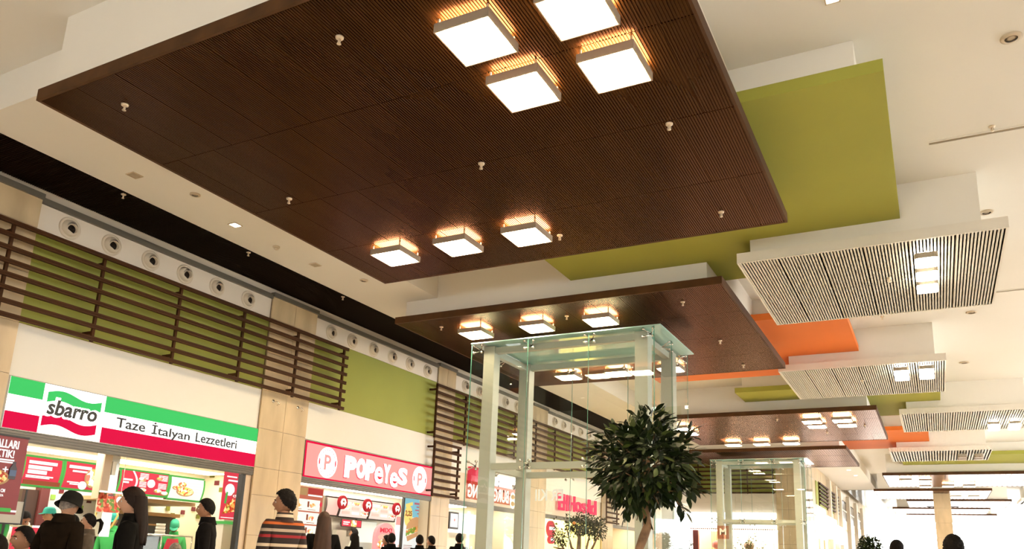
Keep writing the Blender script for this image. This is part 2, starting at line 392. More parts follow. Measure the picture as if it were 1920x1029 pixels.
for i, (x, y) in enumerate([(1.74, 26.9), (2.26, 26.9), (1.77, 27.5), (2.28, 27.5)]):
    round_lamp('round_lamp', ('front left', 'front right', 'rear left', 'rear right')[i]+' of the four lit lamps on the third white panel', x, y, 5.7, True)
for i, (x, y) in enumerate([(1.08, 34.0), (1.62, 34.0), (1.08, 34.6), (1.62, 34.6)]):
    round_lamp('round_lamp', ('front left', 'front right', 'rear left', 'rear right')[i]+' of the four unlit lamps on the fourth white panel', x, y, 5.7, False)

# sprinklers, detectors, downlights
spr_m = M('sprinkler_metal', (.75, .62, .45), .35, metal=.3)
def sprinkler(label, x, y, z, src=[None]):
    if src[0]: return copy_tree(src[0], (x, y, z), label)
    t = thing('sprinkler', label, 'sprinkler', (x, y, z))
    MB().lathe([(.038, 0.003), (.036, -.012), (.02, -.018)], (0, 0, 0), n=16).build('rosette', spr_m, t, local=True)
    MB().lathe([(.011, -.012), (.010, -.04), (.006, -.06)], (0, 0, 0), n=10).tube([(.012, 0, -.03), (.018, 0, -.05), (0, 0, -.066)], .003, 5).tube([(-.012, 0, -.03), (-.018, 0, -.05), (0, 0, -.066)], .003, 5).build('nozzle', spr_m, t, local=True)
    MB().lathe([(.02, -.064), (.02, -.068)], (0, 0, 0), n=12).build('deflector', spr_m, t, local=True)
    src[0] = t; return t
for l, x, y in [('left of the front lamps', -4.32, 4.63), ('near the front left corner', -7.08, 4.56), ('right of the four front lamps', -2.11, 7.17), ('in the middle', -4.31, 7.13),
                ('at the left, above the three lamps', -7.06, 6.95), ('near the back right corner', -2.12, 9.47), ('right of the three lamps', -4.33, 9.37)]:
    sprinkler('small sprinkler head %s of the near dark panel' % l if 'in the' in l or 'near' in l else 'small sprinkler head %s on the near dark panel' % l, x, y, ZP)
for l, x, y in [('between the front lamps', -5.75, 12.84), ('near the front right', -3.56, 12.8), ('on the right half', -3.54, 15.43), ('near the back right corner', -3.53, 17.57), ('near the left corner', -8.36, 12.63)]:
    sprinkler('small sprinkler head %s of the second dark panel' % l, x, y, ZP)
for l, x, y in [('left of the front double lamps', -4.0, 24.6), ('right of the rear double lamps', -1.7, 26.4), ('at the back', -2.9, 27.4)]:
    sprinkler('tiny sprinkler head %s on the third dark panel' % l, x, y, ZP)
for l, x, y in [('first', -10.0, 6.65), ('second', -9.99, 9.05), ('third', -10.0, 11.55)]:
    sprinkler('%s sprinkler head from the left under the dark grooved strip' % l, x, y, 6.09)
for l, x, y, z in [('on the white ceiling above the long slot at right', .99, 10.45, 6.6), ('under the large white panel left of its lamps', -.35, 13.1, 5.7), ('on the white ceiling behind the large white panel', -.68, 18.2, 6.6), ('on the second white panel left of its lamps', -1.3, 20.4, 5.7)]:
    sprinkler('small sprinkler head %s' % l, x, y, z)
def disc(name, label, cat, x, y, z, r, mats, inner=.6):
    t = thing(name, label, cat, (x, y, z))
    MB().lathe([(r, .004), (r, -.012), (r*.86, -.02), (r*inner, -.02)], (0, 0, 0), n=28, cap=False).build('rim', mats[0], t, local=True)
    MB().lathe([(r*inner, -.006), (r*inner*.4, -.012)], (0, 0, 0), n=24).build('cover', mats[1], t, local=True)
cream_f = M('cream_fitting', (.55, .45, .32), .5); grey_f = M('beige_fitting', (.42, .34, .24), .6)
disc('ceiling_speaker', 'round beige speaker on the white ceiling at top right', 'speaker', 1.07, 8.6, 6.6, .1, (cream_f, grey_f))
disc('ceiling_speaker', 'round speaker on the white ceiling above the large white panel', 'speaker', 1.05, 13.16, 6.6, .1, (cream_f, grey_f))
disc('ceiling_speaker', 'round speaker on the white ceiling right behind the large white panel', 'speaker', 1.01, 18.5, 6.6, .11, (cream_f, grey_f))
disc('ceiling_speaker', 'round speaker on the white ceiling right of the second white panel', 'speaker', .98, 23.07, 6.6, .12, (cream_f, grey_f))
disc('ceiling_speaker', 'nearer round speaker on the left white soffit', 'speaker', -9.04, 7.09, 6.1, .075, (cream_f, grey_f))
disc('ceiling_speaker', 'farther round speaker on the left white soffit', 'speaker', -9.02, 10.95, 6.1, .075, (cream_f, grey_f))
t = thing('smoke_detector', 'small domed smoke detector on the left white soffit', 'smoke detector', (-9.37, 9.06, 6.1))
MB().lathe([(.06, .004), (.06, -.02), (.05, -.028)], (0, 0, 0)).build('base', cream_f, t, local=True)
MB().lathe([(.04, -.026), (.038, -.05), (.02, -.06)], (0, 0, 0)).build('dome', cream_f, t, local=True)
def downlight(label, x, y, z, lit, w=.16, energy=25):
    t = thing('downlight', label, 'downlight', (x, y, z)); h = w/2
    mb = MB()
    for a in ((-h, h, -h, -h+.015), (-h, h, h-.015, h), (-h, -h+.015, -h+.015, h-.015), (h-.015, h, -h+.015, h-.015)): mb.box(*a, -.012, .004)
    mb.build('frame', cream_f, t, local=True)
    bx(-h+.015, h-.015, -h+.015, h-.015, -.006, .003).build('lens', M('downlight_glow', (.9, .9, .8), .5, emit=(1, .95, .8), es=12) if lit else grey_f, t, local=True)
downlight('first square downlight from the left on the white soffit, unlit', -9.34, 6.32, 6.1, False)
downlight('lit square downlight on the left white soffit', -9.33, 8.12, 6.1, True)
downlight('last square downlight on the left white soffit, unlit', -9.33, 9.97, 6.1, False)
downlight('lit downlight on the ceiling at the top frame edge', -.5, 7.23, 6.6, True, .14)
for i, (x, y) in enumerate([(-3.9, 39.5), (-3.6, 42.5), (-3.5, 45.0)]): downlight('%s lit downlight on the far beige soffit behind the far shaft' % ORD[i], x, y, 6.1, True, .2)
for i, (x, y) in enumerate([(4.2, 50.5), (4.6, 53.5), (5.0, 57)]): downlight('%s lit downlight on the far right ceiling' % ORD[i], x, y, 6.6, True, .25)
slot_m = M('slot_dark', (.30, .24, .16), .8)
for lab, x0, x1, y in [('nearer', .3, 5, 10.6), ('farther', 1.2, 6, 17.25)]:
    t = thing('air_slot', '%s long narrow air slot in the white ceiling at right' % lab, 'air slot', (x0, y, 6.6))
    bx(x0, x1, y-.03, y+.03, 6.594, 6.602).build('slot', slot_m, t)
    mb = MB(); mb.box(x0, x1, y-.042, y-.03, 6.588, 6.602); mb.box(x0, x1, y+.03, y+.042, 6.588, 6.602); mb.build('lip', paint, t)

# ------------------------------------------------------------------ left wall
PIL = [(4.8, 6.08), (10.67, 11.925), (16.57, 17.4), (22.03, 23.14), (28.06, 29.2), (34.6, 35.6)]
BAY = [(6.08, 10.67), (11.925, 16.57), (17.4, 22.03), (23.14, 28.06), (29.2, 34.6)]
wl = struct('wall_left', loc=(WX, 0, 0))
mb = MB(); mb.box(-11.3, WX-.02, -10, 4.8, 0, 6.6)
for a, c in BAY: mb.box(-11.3, WX-.02, a, c, 2.62, 6.6)
for a, c in PIL: mb.box(-11.3, WX-.02, a, c, 0, 6.6)
mb.box(-11.3, WX-.02, 35.6, 37.6, 0, 6.6)
mb.build('core', paint_band, wl)
for a, c in BAY:
    bx(WX-.02, WX, a+.005, c-.005, 4.115, 5.50).build('green_panel', green_wall, wl)
    bx(WX-.02, WX+.01, a+.005, c-.005, 3.365, 4.105).build('white_panel', paint_white, wl)
    bx(WX-.02, WX+.005, a+.005, c-.005, 5.505, 5.885).build('nozzle_band', M('nozzle_band_paint', (.74, .655, .54), .6), wl)
    bx(WX-.02, WX+.05, a, c, 5.888, 5.972).build('steel_beam', metal_grey, wl)
    bx(WX-.02, WX+.03, a, c, 2.50, 2.63).build('shutter_box', shutter, wl)
    mb = MB()
    for k in range(3): mb.box(WX+.03, WX+.045, a, c, 2.515+k*.04, 2.54+k*.04)
    mb.build('shutter_ridge', shutter, wl)
for a, c in PIL:
    bx(WX-.02, WX+.09, a-.01, c+.01, 5.93, 6.01).build('steel_cap', metal_grey, wl)
for i, (a, c) in enumerate(PIL):
    p = struct('trim_%d' % (30+i), loc=(WX, a, 0))
    bx(WX-.02, WX+.02, a, c, 0, 5.93).build('core', joint, p)
    cols = [(a, (a+c)/2-.004), ((a+c)/2+.004, c)]
    zz = [0, .72, 1.44, 2.16, 2.66, 3.38, 4.1, 4.82, 5.5, 5.93]
    for u, v in cols:
        for k in range(len(zz)-1):
            bx(WX+.02, WX+.05, u, v, zz[k]+.003, zz[k+1]-.003).build('stone_tile', stone, p)

# round air nozzles
noz_m = M('nozzle_cream', (.68, .58, .44), .5); noz_d = M('nozzle_throat', (.07, .055, .045), .6)
SH = ['the white panel over the green red sign', 'the bare green wall', 'the slats left of the glass shaft', 'the slats seen through the shaft', 'the farthest slats']
NOZ = [[6.563, 7.25, 7.962, 8.648, 9.345, 10.09], [12.441, 13.133, 13.895, 14.609, 15.331, 16.09], [17.946, 18.72, 19.5, 20.25, 21.0, 21.6], [23.737, 24.45, 25.2, 25.95, 26.7, 27.5], [29.8, 30.6, 31.4, 32.2, 33.0, 33.8]]
src = None
for s_, ys in zip(SH, NOZ):
    for i, y in enumerate(ys):
        lab = '%s round air nozzle from the left above %s' % (ORD[i], s_)
        if src: copy_tree(src, (WX+.005, y, 5.69), lab); continue
        t = thing('air_nozzle', lab, 'air nozzle', (WX+.005, y, 5.69), group='round air nozzles along the left wall')
        MB().lathe([(.168, 0), (.165, .012), (.14, .02), (.125, .012)], (0, 0, 0), 'x', 32, False).build('ring', noz_m, t, local=True)
        mb = MB(); mb.lathe([(.128, .012), (.118, .045), (.09, .075), (.085, .078)], (0, 0, 0), 'x', 28, False)
        o = mb.build('bowl', noz_m, t, local=True)
        mb = MB(); mb.lathe([(.088, .07), (.082, .085), (.074, .08), (.070, .0)], (0, 0, 0), 'x', 28, False); mb.k = 1; mb.lathe([(.072, .005), (.03, .004)], (0, 0, 0), 'x', 28)
        o = mb.build('throat', [noz_m, noz_d], t, local=True); o.rotation_euler = (0, R(14), R(-6)); o.location = (0, .012, -.012)
        src = t
for o in list(COL.objects):
    if o.name.startswith('air_nozzle'): o['group'] = 'round air nozzles along the left wall'

# slatted wooden screens
def screen(name, label, y0, y1, z0, z1, n, posts, x=-10.75, brackets=True):
    t = thing(name, label, 'slat screen', (x, y0, z0)); off = wpos(t)
    sh = .062; pitch = (z1-z0-sh)/(n-1)
    mb = MB(); mb.box(x-.012, x+.03, y0, y1, 0, .026); mb.box(x-.012, x+.03, y0, y1, .036, .062); mb.box(x-.008, x+.02, y0, y1, .026, .036)
    first = None
    for k in range(n):
        z = z0+k*pitch
        if first is None:
            first = mb.build('slat', slat_wood, t); first.location = (0, 0, 0)
            for v in first.data.vertices: v.co.z += off.z
        else: copy_of(first, t, (0, 0, z-z0))
    for p in posts:
        po = bx(x-.06, x-.015, p-.02, p+.02, z0-.01, z1+.01).build('post', slat_wood, t)
        if brackets:
            for zz in (z0+.12, z1-.14): bx(WX, x-.05, p-.025, p+.025, zz-.015, zz+.03).build('bracket', slat_wood, po)
    return t
screen('slat_screen', 'long brown slat screen above the pizza shop and first pillar', 4.3, 12.74, 4.07, 5.40, 8, [4.4, 5.68, 7.05, 8.46, 9.86, 11.265, 12.66])
screen('slat_screen', 'upper brown slat screen running behind the near glass shaft', 16.22, 28.6, 4.04, 5.385, 8, [16.28+1.42*k for k in range(9)])
screen('slat_screen', 'short lower brown slat screen right of the chicken shop sign', 16.25, 17.5, 2.62, 3.955, 8, [16.33, 17.45])
screen('slat_screen', 'far brown slat screen at the end of the left wall', 29.3, 34.5, 4.04, 5.385, 8, [29.4, 31.0, 32.6, 34.2])
screen('slat_screen', 'short lower brown slat screen on the far pillar', 28.0, 29.3, 2.62, 3.955, 8, [28.08, 29.2])
for i, y in enumerate((10.95, 11.62)):
    t = thing('wall_hook', '%s small metal cable stub on the first pillar below the slats' % ('left', 'right')[i], 'hook', (WX+.05, y, 3.93))
    MB().lathe([(.03, 0), (.03, .01)], (WX+.05, y, 3.93), 'x', 12).build('rosette', chrome, t)
    MB().tube([(WX+.05, y, 3.93), (WX+.13, y+.03, 3.92), (WX+.15, y+.07, 3.88), (WX+.1, y+.06, 3.86)], .008, 6).build('wire', chrome, t)

# ------------------------------------------------------------------ shop signs
def sheet(name, mat, pts, x, parent, th=.004): return MB().prism(pts, x, x+th, 'x').build(name, mat, parent)
def rect(y0, y1, z0, z1): return [(y0, z0), (y1, z0), (y1, z1), (y0, z1)]
def lit(name, col, es): return M(name, tuple(c*.12 for c in col), .7, emit=col, es=es*.92, spec=.06)
sg_g = lit('sign_green', (.055, .56, .13), .85); sg_r = lit('sign_red', (.70, .004, .055), .85); sg_w = lit('sign_white', (1, 1, .97), 2.0)
t = thing('shop_sign', 'long lit green white and red sign reading sbarro Taze Italyan Lezzetleri', 'sign', (WX, 8.4, 2.64))
bx(WX-.02, WX+.03, 6.09, 10.68, 2.64, 3.365).build('light_box', metal_grey, t)
X = WX+.03
sheet('white_face', sg_w, rect(6.12, 10.675, 2.655, 3.355), X, t)
X += .004
for a, c in ((6.12, 6.6), (7.56, 10.675)):
    sheet('green_band', sg_g, rect(a, c, 3.115, 3.355), X, t); sheet('red_band', sg_r, rect(a, c, 2.655, 2.885), X, t)
n = 16
w = [(6.665+(.835)*i/n, i/n) for i in range(n+1)]
wave = lambda s: .045*math.sin(2*PI*s)
sheet('green_wave', sg_g, [(y, 3.10+wave(s)) for y, s in w]+[(y+.0, 3.245+wave(s)) for y, s in reversed(w)], X, t)
sheet('red_wave', sg_r, [(y-.03, 2.755+wave(s)) for y, s in w]+[(y-.03, 2.90+wave(s)) for y, s in reversed(w)], X, t)
halo = M('sign_white_halo', (1, 1, .97), .4, emit=(1, 1, .97), es=2.0)
text('name_halo', 'sbarro', 6.63, 7.50, 2.90, 3.19, X+.006, halo, t, bold=.07, shear=.12)
text('name_lettering', 'sbarro', 6.68, 7.45, 2.93, 3.155, X+.012, black, t, bold=.03, shear=.12)
for wd_, a, c, z0 in (('Taze', 7.78, 8.30, 2.92), ('İtalyan', 8.42, 9.17, 2.872), ('Lezzetleri', 9.29, 10.2, 2.915)): text('slogan_word', wd_, a, c, z0, 3.105 if wd_[0] == 'İ' else 3.075, X+.006, M('letter_grey', (.012, .012, .014),   .5), t, bold=.015)
# chicken shop sign
pk = M('sign_pink', (.10, .03, .025), .7, emit=(1, .40, .36), es=.74, spec=.06); rd = lit('sign_border_red', (.75, .0, .05), .8)
t = thing('shop_sign', 'lit pink sign with red border reading POPEYES between two round badges', 'sign', (WX, 14.3, 2.6))
bx(WX-.02, WX+.03, 11.965, 16.60, 2.60, 3.345).build('light_box', metal_grey, t)
X = WX+.03
sheet('red_border', rd, rect(11.975, 16.595, 2.61, 3.34), X, t); sheet('pink_face', pk, rect(12.015, 16.555, 2.65, 3.30), X+.004, t)
wl_ = lit('sign_letter_white', (1, .98, .95), 2.0)
red_shadow = M('letter_red_edge', (.75, .03, .06), .5, emit=(.75, .03, .06), es=.5)
for y0, nm in ((12.655, 'left'), (16.02, 'right')):
    bd = MB().ellipse(y0, 2.975, .30, .315, X+.008, X+.012).build('badge', wl_, t)
    mb = MB()
    for k in range(22):
        a = 2*PI*k/22
        if abs(math.cos(a)) > .93: continue
        u, v = y0+.245*math.cos(a), 2.975+.258*math.sin(a)
        mb.prism([(u-.014, v-.014), (u+.014, v-.014), (u, v+.02)], X+.012, X+.015)
    for sgn in (-1, 1): mb.ellipse(y0+sgn*.245, 2.975, .022, .07, X+.012, X+.015, n=10)
    mb.build('badge_marks', red_shadow, bd, kind='stuff')
    text('badge_letter', 'P', y0-.10, y0+.10, 2.82, 3.13, X+.014, pk, bd, bold=.02)
word = 'POPeYeS'; yy = [13.2, 13.59, 13.91, 14.24, 14.55, 14.82, 15.12, 15.49]
dz = [(2.74, 3.20), (2.76, 3.20), (2.75, 3.20), (2.72, 3.09), (2.75, 3.18), (2.69, 3.03), (2.77, 3.17)]
for k, ch in enumerate(word):
    text('letter_shadow', ch, yy[k]-.02, yy[k+1]-.03, dz[k][0]-.025, dz[k][1]-.01, X+.010, red_shadow, t, bold=.03)
    text('letter', ch, yy[k], yy[k+1]-.005, dz[k][0], dz[k][1], X+.018, wl_, t, bold={'e': .022, 'S': .05}.get(ch, .07))
# third shop sign
t = thing('shop_sign', 'white lit letters BENÇA on the white band behind the near glass shaft', 'sign', (WX, 20.3, 3.1))
text('lettering', 'BENÇA', 19.3, 21.35, 3.02, 3.40, WX+.10, lit('white_letters', (1, 1, 1), 1.8), t, depth=.12, bold=.015, spacing=1.15)
text('letter_edge', 'BENÇA', 19.28, 21.38, 2.985, 3.39, WX+.03, M('letter_edge_dark', (.10, .04, .035), .6), t, depth=.03, bold=.05, spacing=1.15)
mb = MB(); mb.box(WX, WX+.08, 19.2, 21.45, 3.47, 3.50); mb.box(WX, WX+.08, 19.2, 21.45, 2.88, 2.91); mb.build('rail', lit_white, t)
t = thing('blade_sign', 'tall red emblem sign at the left edge of the near glass shaft', 'sign', (WX, 18.5, 3.1))
bx(WX+.01, WX+.15, 18.3, 18.9, 3.1, 3.56).build('light_box', rd, t)
text('emblem', 'S', 18.45, 18.75, 3.16, 3.5, WX+.155, M('emblem_dark', (.45, .0, .05), .5, emit=(.45, 0, .05), es=.5), t, bold=.05)
t = thing('shop_sign', 'pink red lit letters seen through the shaft above the yellow shop', 'sign', (WX, 25.6, 2.8))
pr = lit('pink_letters', (1.0, .05, .14), .8)
for ch, a, c, z0, z1 in (('E', 24.05, 24.45, 2.82, 3.36), ('H', 24.45, 24.75, 2.82, 3.36), ('H', 24.9, 25.4, 2.84, 3.36), ('o', 25.45, 25.95, 2.85, 3.2), ('s', 26.0, 26.5, 2.85, 3.2), ('ı', 26.6, 26.78, 2.85, 3.36), ('d', 26.8, 27.35, 2.85, 3.36)):
    text('letter', ch, a, c, z0, z1, WX+.09, pr, t, depth=.06, bold=.015)

# ------------------------------------------------------------------ shop interiors
def shop(i, y0, y1, xb, wallm, ceil_strips, zc=2.75, l0=None, r1=-11.3):
    w = struct('wall_shop_%d' % i, loc=(xb, y0, 0))
    bx(xb-.1, xb, y0-.1, y1+.1, 0, zc+.1).build('back_wall', wallm, w)
    bx(xb, -11.3 if l0 is None else l0, y0-.1, y0, 0, zc+.1).build('side_wall', wallm, w); bx(xb, r1, y1, y1+.1, 0, zc+.1).build('side_wall', wallm, w)
    bx(xb, -11.3, y0, y1, zc, zc+.1).build('shop_ceiling', shop_wall, w)
    for k, (x0, x1) in enumerate(ceil_strips):
        bx(x0, x1, y0+.3, y1-.3, zc-.02, zc+.001).build('light_strip', shop_light, w)
    return w
w1 = shop(1, 6.1, 12.7, -14.5, shop_cream, [(-12.6, -12.0), (-14.1, -13.6)], r1=-12.2)
bx(-12.3, -12.2, 11.7, 12.9, 0, 2.75).build('partition', shop_wall, w1); bx(-12.2, -11.3, 11.68, 11.78, 0, 2.75).build('partition', shop_cream, w1)
w2 = shop(2, 12.9, 18.9, -13.6, shop_wall, [(-12.3, -11.6), (-13.3, -12.8)], l0=-12.3, r1=-12.2)
bx(-12.3, -12.2, 17.3, 19.0, 0, 2.75).build('partition', shop_wall, w2); bx(-12.2, -11.3, 17.25, 17.35, 0, 2.75).build('partition', shop_wall, w2)
w3 = shop(3, 19.0, 22.6, -13.0, M('shop_beige_wall', (.78, .68, .5), .6), [(-12.4, -11.8)], l0=-12.2)
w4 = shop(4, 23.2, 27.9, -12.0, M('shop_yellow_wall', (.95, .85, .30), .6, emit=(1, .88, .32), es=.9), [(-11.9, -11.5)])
w5 = shop(5, 29.3, 34.5, -13.0, M('shop_tan_wall', (.75, .62, .45), .6), [(-12.4, -11.8)])
# tiled back wall of the pizza shop with coloured squares
tw = M('white_glazed_tile', (.88, .87, .80), .25); tg = M('green_tile', (.30, .55, .10), .3); td = M('maroon_tile', (.16, .02, .03), .3); to = M('olive_tile', (.16, .16, .02), .3)
mb = bx(-14.5, -14.47, 9.06, 10.1, .9, 2.3); mb.build('tile_field', tw, w1)
for y, z, m in [(9.225, 1.99, tg), (9.658, 2.06, td), (9.956, 1.982, td), (9.515, 1.907, tg), (9.809, 1.833, tg), (9.098, 1.837, td), (9.958, 1.605, td), (9.369, 2.118, td),
                (11.79, 1.964, to), (12.457, 2.0, td), (12.186, 1.911, td), (11.929, 1.832, to), (12.607, 1.845, to)]:
    bx(-14.48, -14.455, y-.045, y+.045, z-.045, z+.045).build('wall_tile', m, w1)
# coloured tiles on the right side wall
for x, z, m in [(-14.28, 2.76, to), (-14.11, 2.59, td), (-13.94, 2.83, to), (-13.94, 2.44, to)]:
    bx(x-.07, x+.07, 12.685, 12.705, z-.05, z+.05).build('wall_tile', m, w1)
bx(-11.1, WX+.01, 10.46, 10.53, 0, 2.5).build('black_jamb', black, w1); bx(-11.1, WX, 10.53, 10.68, 0, 2.5).build('jamb_trim', M('column_beige', (.62, .48, .34), .5), w1)
bx(-14.4, -14.3, 8.55, 9.0, 0, 2.08).build('door', M('dark_door', (.06, .025, .015), .4), w1)
bx(-14.42, -14.25, 8.85, 9.02, 0, 2.2).build('door_frame', M('maroon_frame', (.14, .03, .03), .5), w1)
# square column inside the pizza shop
p = struct('trim_40', loc=(-12.0, 8.5, 0)); bx(-12.2, -12.0, 8.42, 8.56, 1.9, 2.75).build('pale_side', M('column_beige', (.62, .48, .34), .5), p); bx(-12.25, -12.05, 8.56, 8.74, 1.3, 2.75).build('grey_face', steel, p); bx(-12.05, -12.03, 8.6, 8.67, 2.3, 2.52).build('white_box', shop_wall, p)

# printed menus
red_p = lit('poster_red', (.80, .06, .09), .75); red_d = M('poster_maroon', (.17, .018, .022), .5, emit=(.2, .02, .025), es=.25); wh_p = lit('poster_white', (1, .98, .93), 1.0); gr_f = lit('menu_green_frame', (.14, .60, .12), .55)
cream_p = lit('poster_cream', (1, .93, .78), .9); brown_p = lit('poster_brown', (.45, .11, .05), .5)
pizza_m = voro('pizza_topping', ['#e8c070', '#c04020', '#f0dca0', '#a83018', '#7a8a30', '#e0a050'], 26, es=.6)
pizza_d = voro('pizza_topping_print', ['#d8a860', '#b03820', '#e8cc90', '#983018', '#c8904a'], 30, es=.25)
meal_m = voro('meal_print', ['#f6e0c8', '#e8a070', '#d05040', '#fff4e4', '#c8803c'], 16, es=.7)
cr_m = lit('crust', (.75, .45, .2), .5)
def curved(name, mat, y0, y1, z0, z1, x, parent, bulge=.12, th=.012, n=8):
    """a menu face bowed towards the hall"""
    vs = []; fs = []
    for i in range(n+1):
        s = i/n; z = z0+(z1-z0)*s; xx = x+bulge*math.sin(PI*min(1, s*.5+.25))-bulge*.7+(1-s)*-.05
        vs += [(xx, y0, z), (xx, y1, z), (xx-th, y0, z), (xx-th, y1, z)]
    for i in range(n):
        a = i*4; c = a+4; fs += [(a, a+1, c+1, c), (a+2, c+2, c+3, a+3), (a, c, c+2, a+2), (a+1, a+3, c+3, c+1)]
    mb = MB(); mb.add(vs, fs+[(0, 2, 3, 1), (n*4, n*4+1, n*4+3, n*4+2)]); return mb.build(name, mat, parent)
def menu(label, y0, y1, z0, z1, face, deco, x=-13.0, fr=gr_f):
    t = thing('menu_board', label, 'menu board', (x, (y0+y1)/2, z0))
    bx(x-.12, x-.06, y0, y1, z0, z1).build('back_box', metal_grey, t)
    e = .035
    curved('frame', fr, y0, y1, z0, z0+e, x-.02, t, .03); curved('frame', fr, y0, y1, z1-e, z1, x-.02, t, .03)
    curved('frame', fr, y0, y0+e, z0+e, z1-e, x-.003, t); curved('frame', fr, y1-e, y1, z0+e, z1-e, x-.003, t)
    fc_ = curved('face', face, y0+e, y1-e, z0+e, z1-e, x-.01, t)
    deco(fc_, x+.035, y0+e, y1-e, z0+e, z1-e); return t
def lines(t, x, rows, m, name='print_lines'):
    mb = MB()
    for y0, y1, z, h in rows: mb.box(x-.02, x, y0, y1, z-h/2, z+h/2)
    mb.build(name, m, t)
def pic(t, x, y, z, ry, rz, m=None, name='pizza_picture'):
    mb = MB(); mb.ellipse(y, z, ry, rz, x-.02, x); mb.build('crust_print', cr_m, t); MB().ellipse(y, z+.008, ry*.9, rz*.86, x-.015, x+.003).build(name, m or pizza_m, t)
def d1(t, x, a, c, z0, z1):
    lines(t, x, [(a+.05, a+.52, z1-.08, .05), (a+.05, a+.44, z1-.16, .06), (a+.05, a+.36, z1-.235, .06), (a+.03, c-.14, z0+.14, .02), (a+.03, c-.2, z0+.115, .015)], wh_p)
    bx(x-.02, x-.006, a, c, z0, z0+.07).build('brown_band', brown_p, t)
def d2(t, x, a, c, z0, z1):
    lines(t, x, [(a+.05, a+.45, z1-.08, .05), (a+.12, a+.38, z1-.15, .03), (a+.05, a+.25, z0+.10, .02), (a+.1, a+.25, z0+.07, .02)], wh_p)
    pic(t, x, c-.13, z0+.2, .14, .17, meal_m, 'meal_picture'); MB().ellipse(c-.30, z0+.06, .07, .07, x-.02, x+.004).build('price_spot', wh_p, t)
def d3(t, x, a, c, z0, z1):
    mb = MB()
    for k in range(14):
        s0, s1 = k/14, (k+1)/14; f_ = lambda s: (a+.22+.10*math.sin(PI*s), z0+(z1-z0)*s)
        u, v = f_(s0), f_(s1); mb.prism([(u[0]-.012, u[1]), (u[0]+.012, u[1]), (v[0]+.012, v[1]), (v[0]-.012, v[1])], x-.02, x)
    mb.build('arc_line', wh_p, t)
    rows = [(a+.04, a+.22, (z0+z1)/2+.03, .03), (a+.04, a+.15, (z0+z1)/2-.02, .03)]
    for k in range(5): rows += [(a+.38, a+.55, z1-.03-k*.022, .010), (c-.23, c-.04, z1-.03-k*.022, .010), (a+.38, a+.52, z0+.21-k*.022, .010), (c-.22, c-.05, z0+.21-k*.022, .010)]
    lines(t, x, rows, wh_p)
    MB().ellipse((a+c)/2+.12, (z0+z1)/2, .075, .075, x-.02, x+.006).build('price_spot', wh_p, t)
    for u, v in ((.42, .25), (.8, .3), (.45, .06), (.78, .07), (.93, .04)): pic(t, x, a+(c-a)*u, z0+v, .08, .035, meal_m, 'meal_picture')
def d4(t, x, a, c, z0, z1):
    pic(t, x, a+.33, z0+.14, .2, .09); pic(t, x, a+.12, z0+.2, .09, .04); pic(t, x, a+.25, z0+.27, .09, .05)
    lines(t, x, [(c-.5, c-.05, z1-.08-k*.05, .006) for k in range(6)], cream_p)
menu('leftmost green framed red menu with three white headline blocks', 7.70, 8.39, 2.045, 2.555, red_p, d1)
menu('second green framed red menu left of the column with a pizza meal', 8.395, 9.09, 2.05, 2.56, red_p, d2)
menu('third green framed red menu with meal pictures around a white spot', 9.46, 10.545, 2.08, 2.54, red_p, d3)
menu('rightmost green framed cream menu with a pizza picture', 10.55, 11.40, 2.055, 2.53, cream_p, d4)
# hanging pizza poster at the left frame edge
t = thing('hanging_poster', 'dark red pizza poster hanging at the left frame edge', 'poster', (-10.9, 6.1, 1.5))
bx(-10.92, -10.9, 5.55, 6.475, 1.52, 2.54).build('sheet', red_d, t)
text('headline', 'KURALLARI', 5.88, 6.355, 2.38, 2.49, -10.897, wh_p, t, bold=.02); text('headline', 'YIKTIK!', 5.985, 6.315, 2.255, 2.36, -10.897, wh_p, t, bold=.02)
lines(t, -10.896, [(5.75, 6.33, 2.225, .02), (5.75, 6.33, 2.195, .018)], wh_p)
pic(t, -10.892, 6.02, 1.985, .285, .12, pizza_d)
mb = MB(); mb.prism([(6.285, 1.98), (6.375, 1.98), (6.38, 2.12), (6.355, 2.17), (6.355, 2.21), (6.315, 2.21), (6.315, 2.17), (6.285, 2.12)], -10.9, -10.885); mb.build('bottle_print', M('cola_dark', (.03, .015, .02), .4), t)
mb = MB(); mb.box(-10.9, -10.882, 6.287, 6.377, 2.02, 2.1); mb.build('bottle_label', M('label_blue', (.05, .09, .2), .4), t)
lines(t, -10.89, [(6.20, 6.27, 2.10, .014)], wh_p); mb = bx(-10.905, -10.89, 6.228, 6.242, 2.065, 2.135); mb.build('plus_bar', wh_p, t)
text('small_print', '1 ADET 44 CM', 6.04, 6.28, 1.80, 1.845, -10.897, wh_p, t, bold=.01); text('small_print', 'BİR DEV PİZZA', 6.04, 6.27, 1.745, 1.785, -10.897, wh_p, t)
mb = bx(-10.905, -10.893, 5.55, 6.475, 1.55, 1.575); mb.build('white_strip', wh_p, t); bx(-10.905, -10.89, 6.25, 6.40, 1.55, 1.60).build('logo_patch', gr_f, t)
bx(-10.93, -10.89, 5.5, 6.48, 2.535, 2.56).build('rail', black, t)
t = thing('menu_easel', 'thin black framed glass sign behind the hanging pizza poster', 'sign', (-11.4, 6.8, 1.4))
mb = MB(); mb.box(-11.42, -11.4, 6.4, 6.42, 1.4, 1.75); mb.box(-11.42, -11.4, 6.87, 6.89, 1.4, 1.9); mb.box(-11.42, -11.4, 6.42, 6.87, 1.4, 1.42); mb.build('frame', black, t)
bx(-11.415, -11.41, 6.42, 6.87, 1.42, 1.72).build('sheet', M('pale_sheet', (.5, .5, .46), .5), t); bx(-11.42, -11.4, 6.63, 6.66, 0, 1.4).build('post', black, t); bx(-11.5, -11.32, 6.5, 6.8, 0, .02).build('foot', black, t)
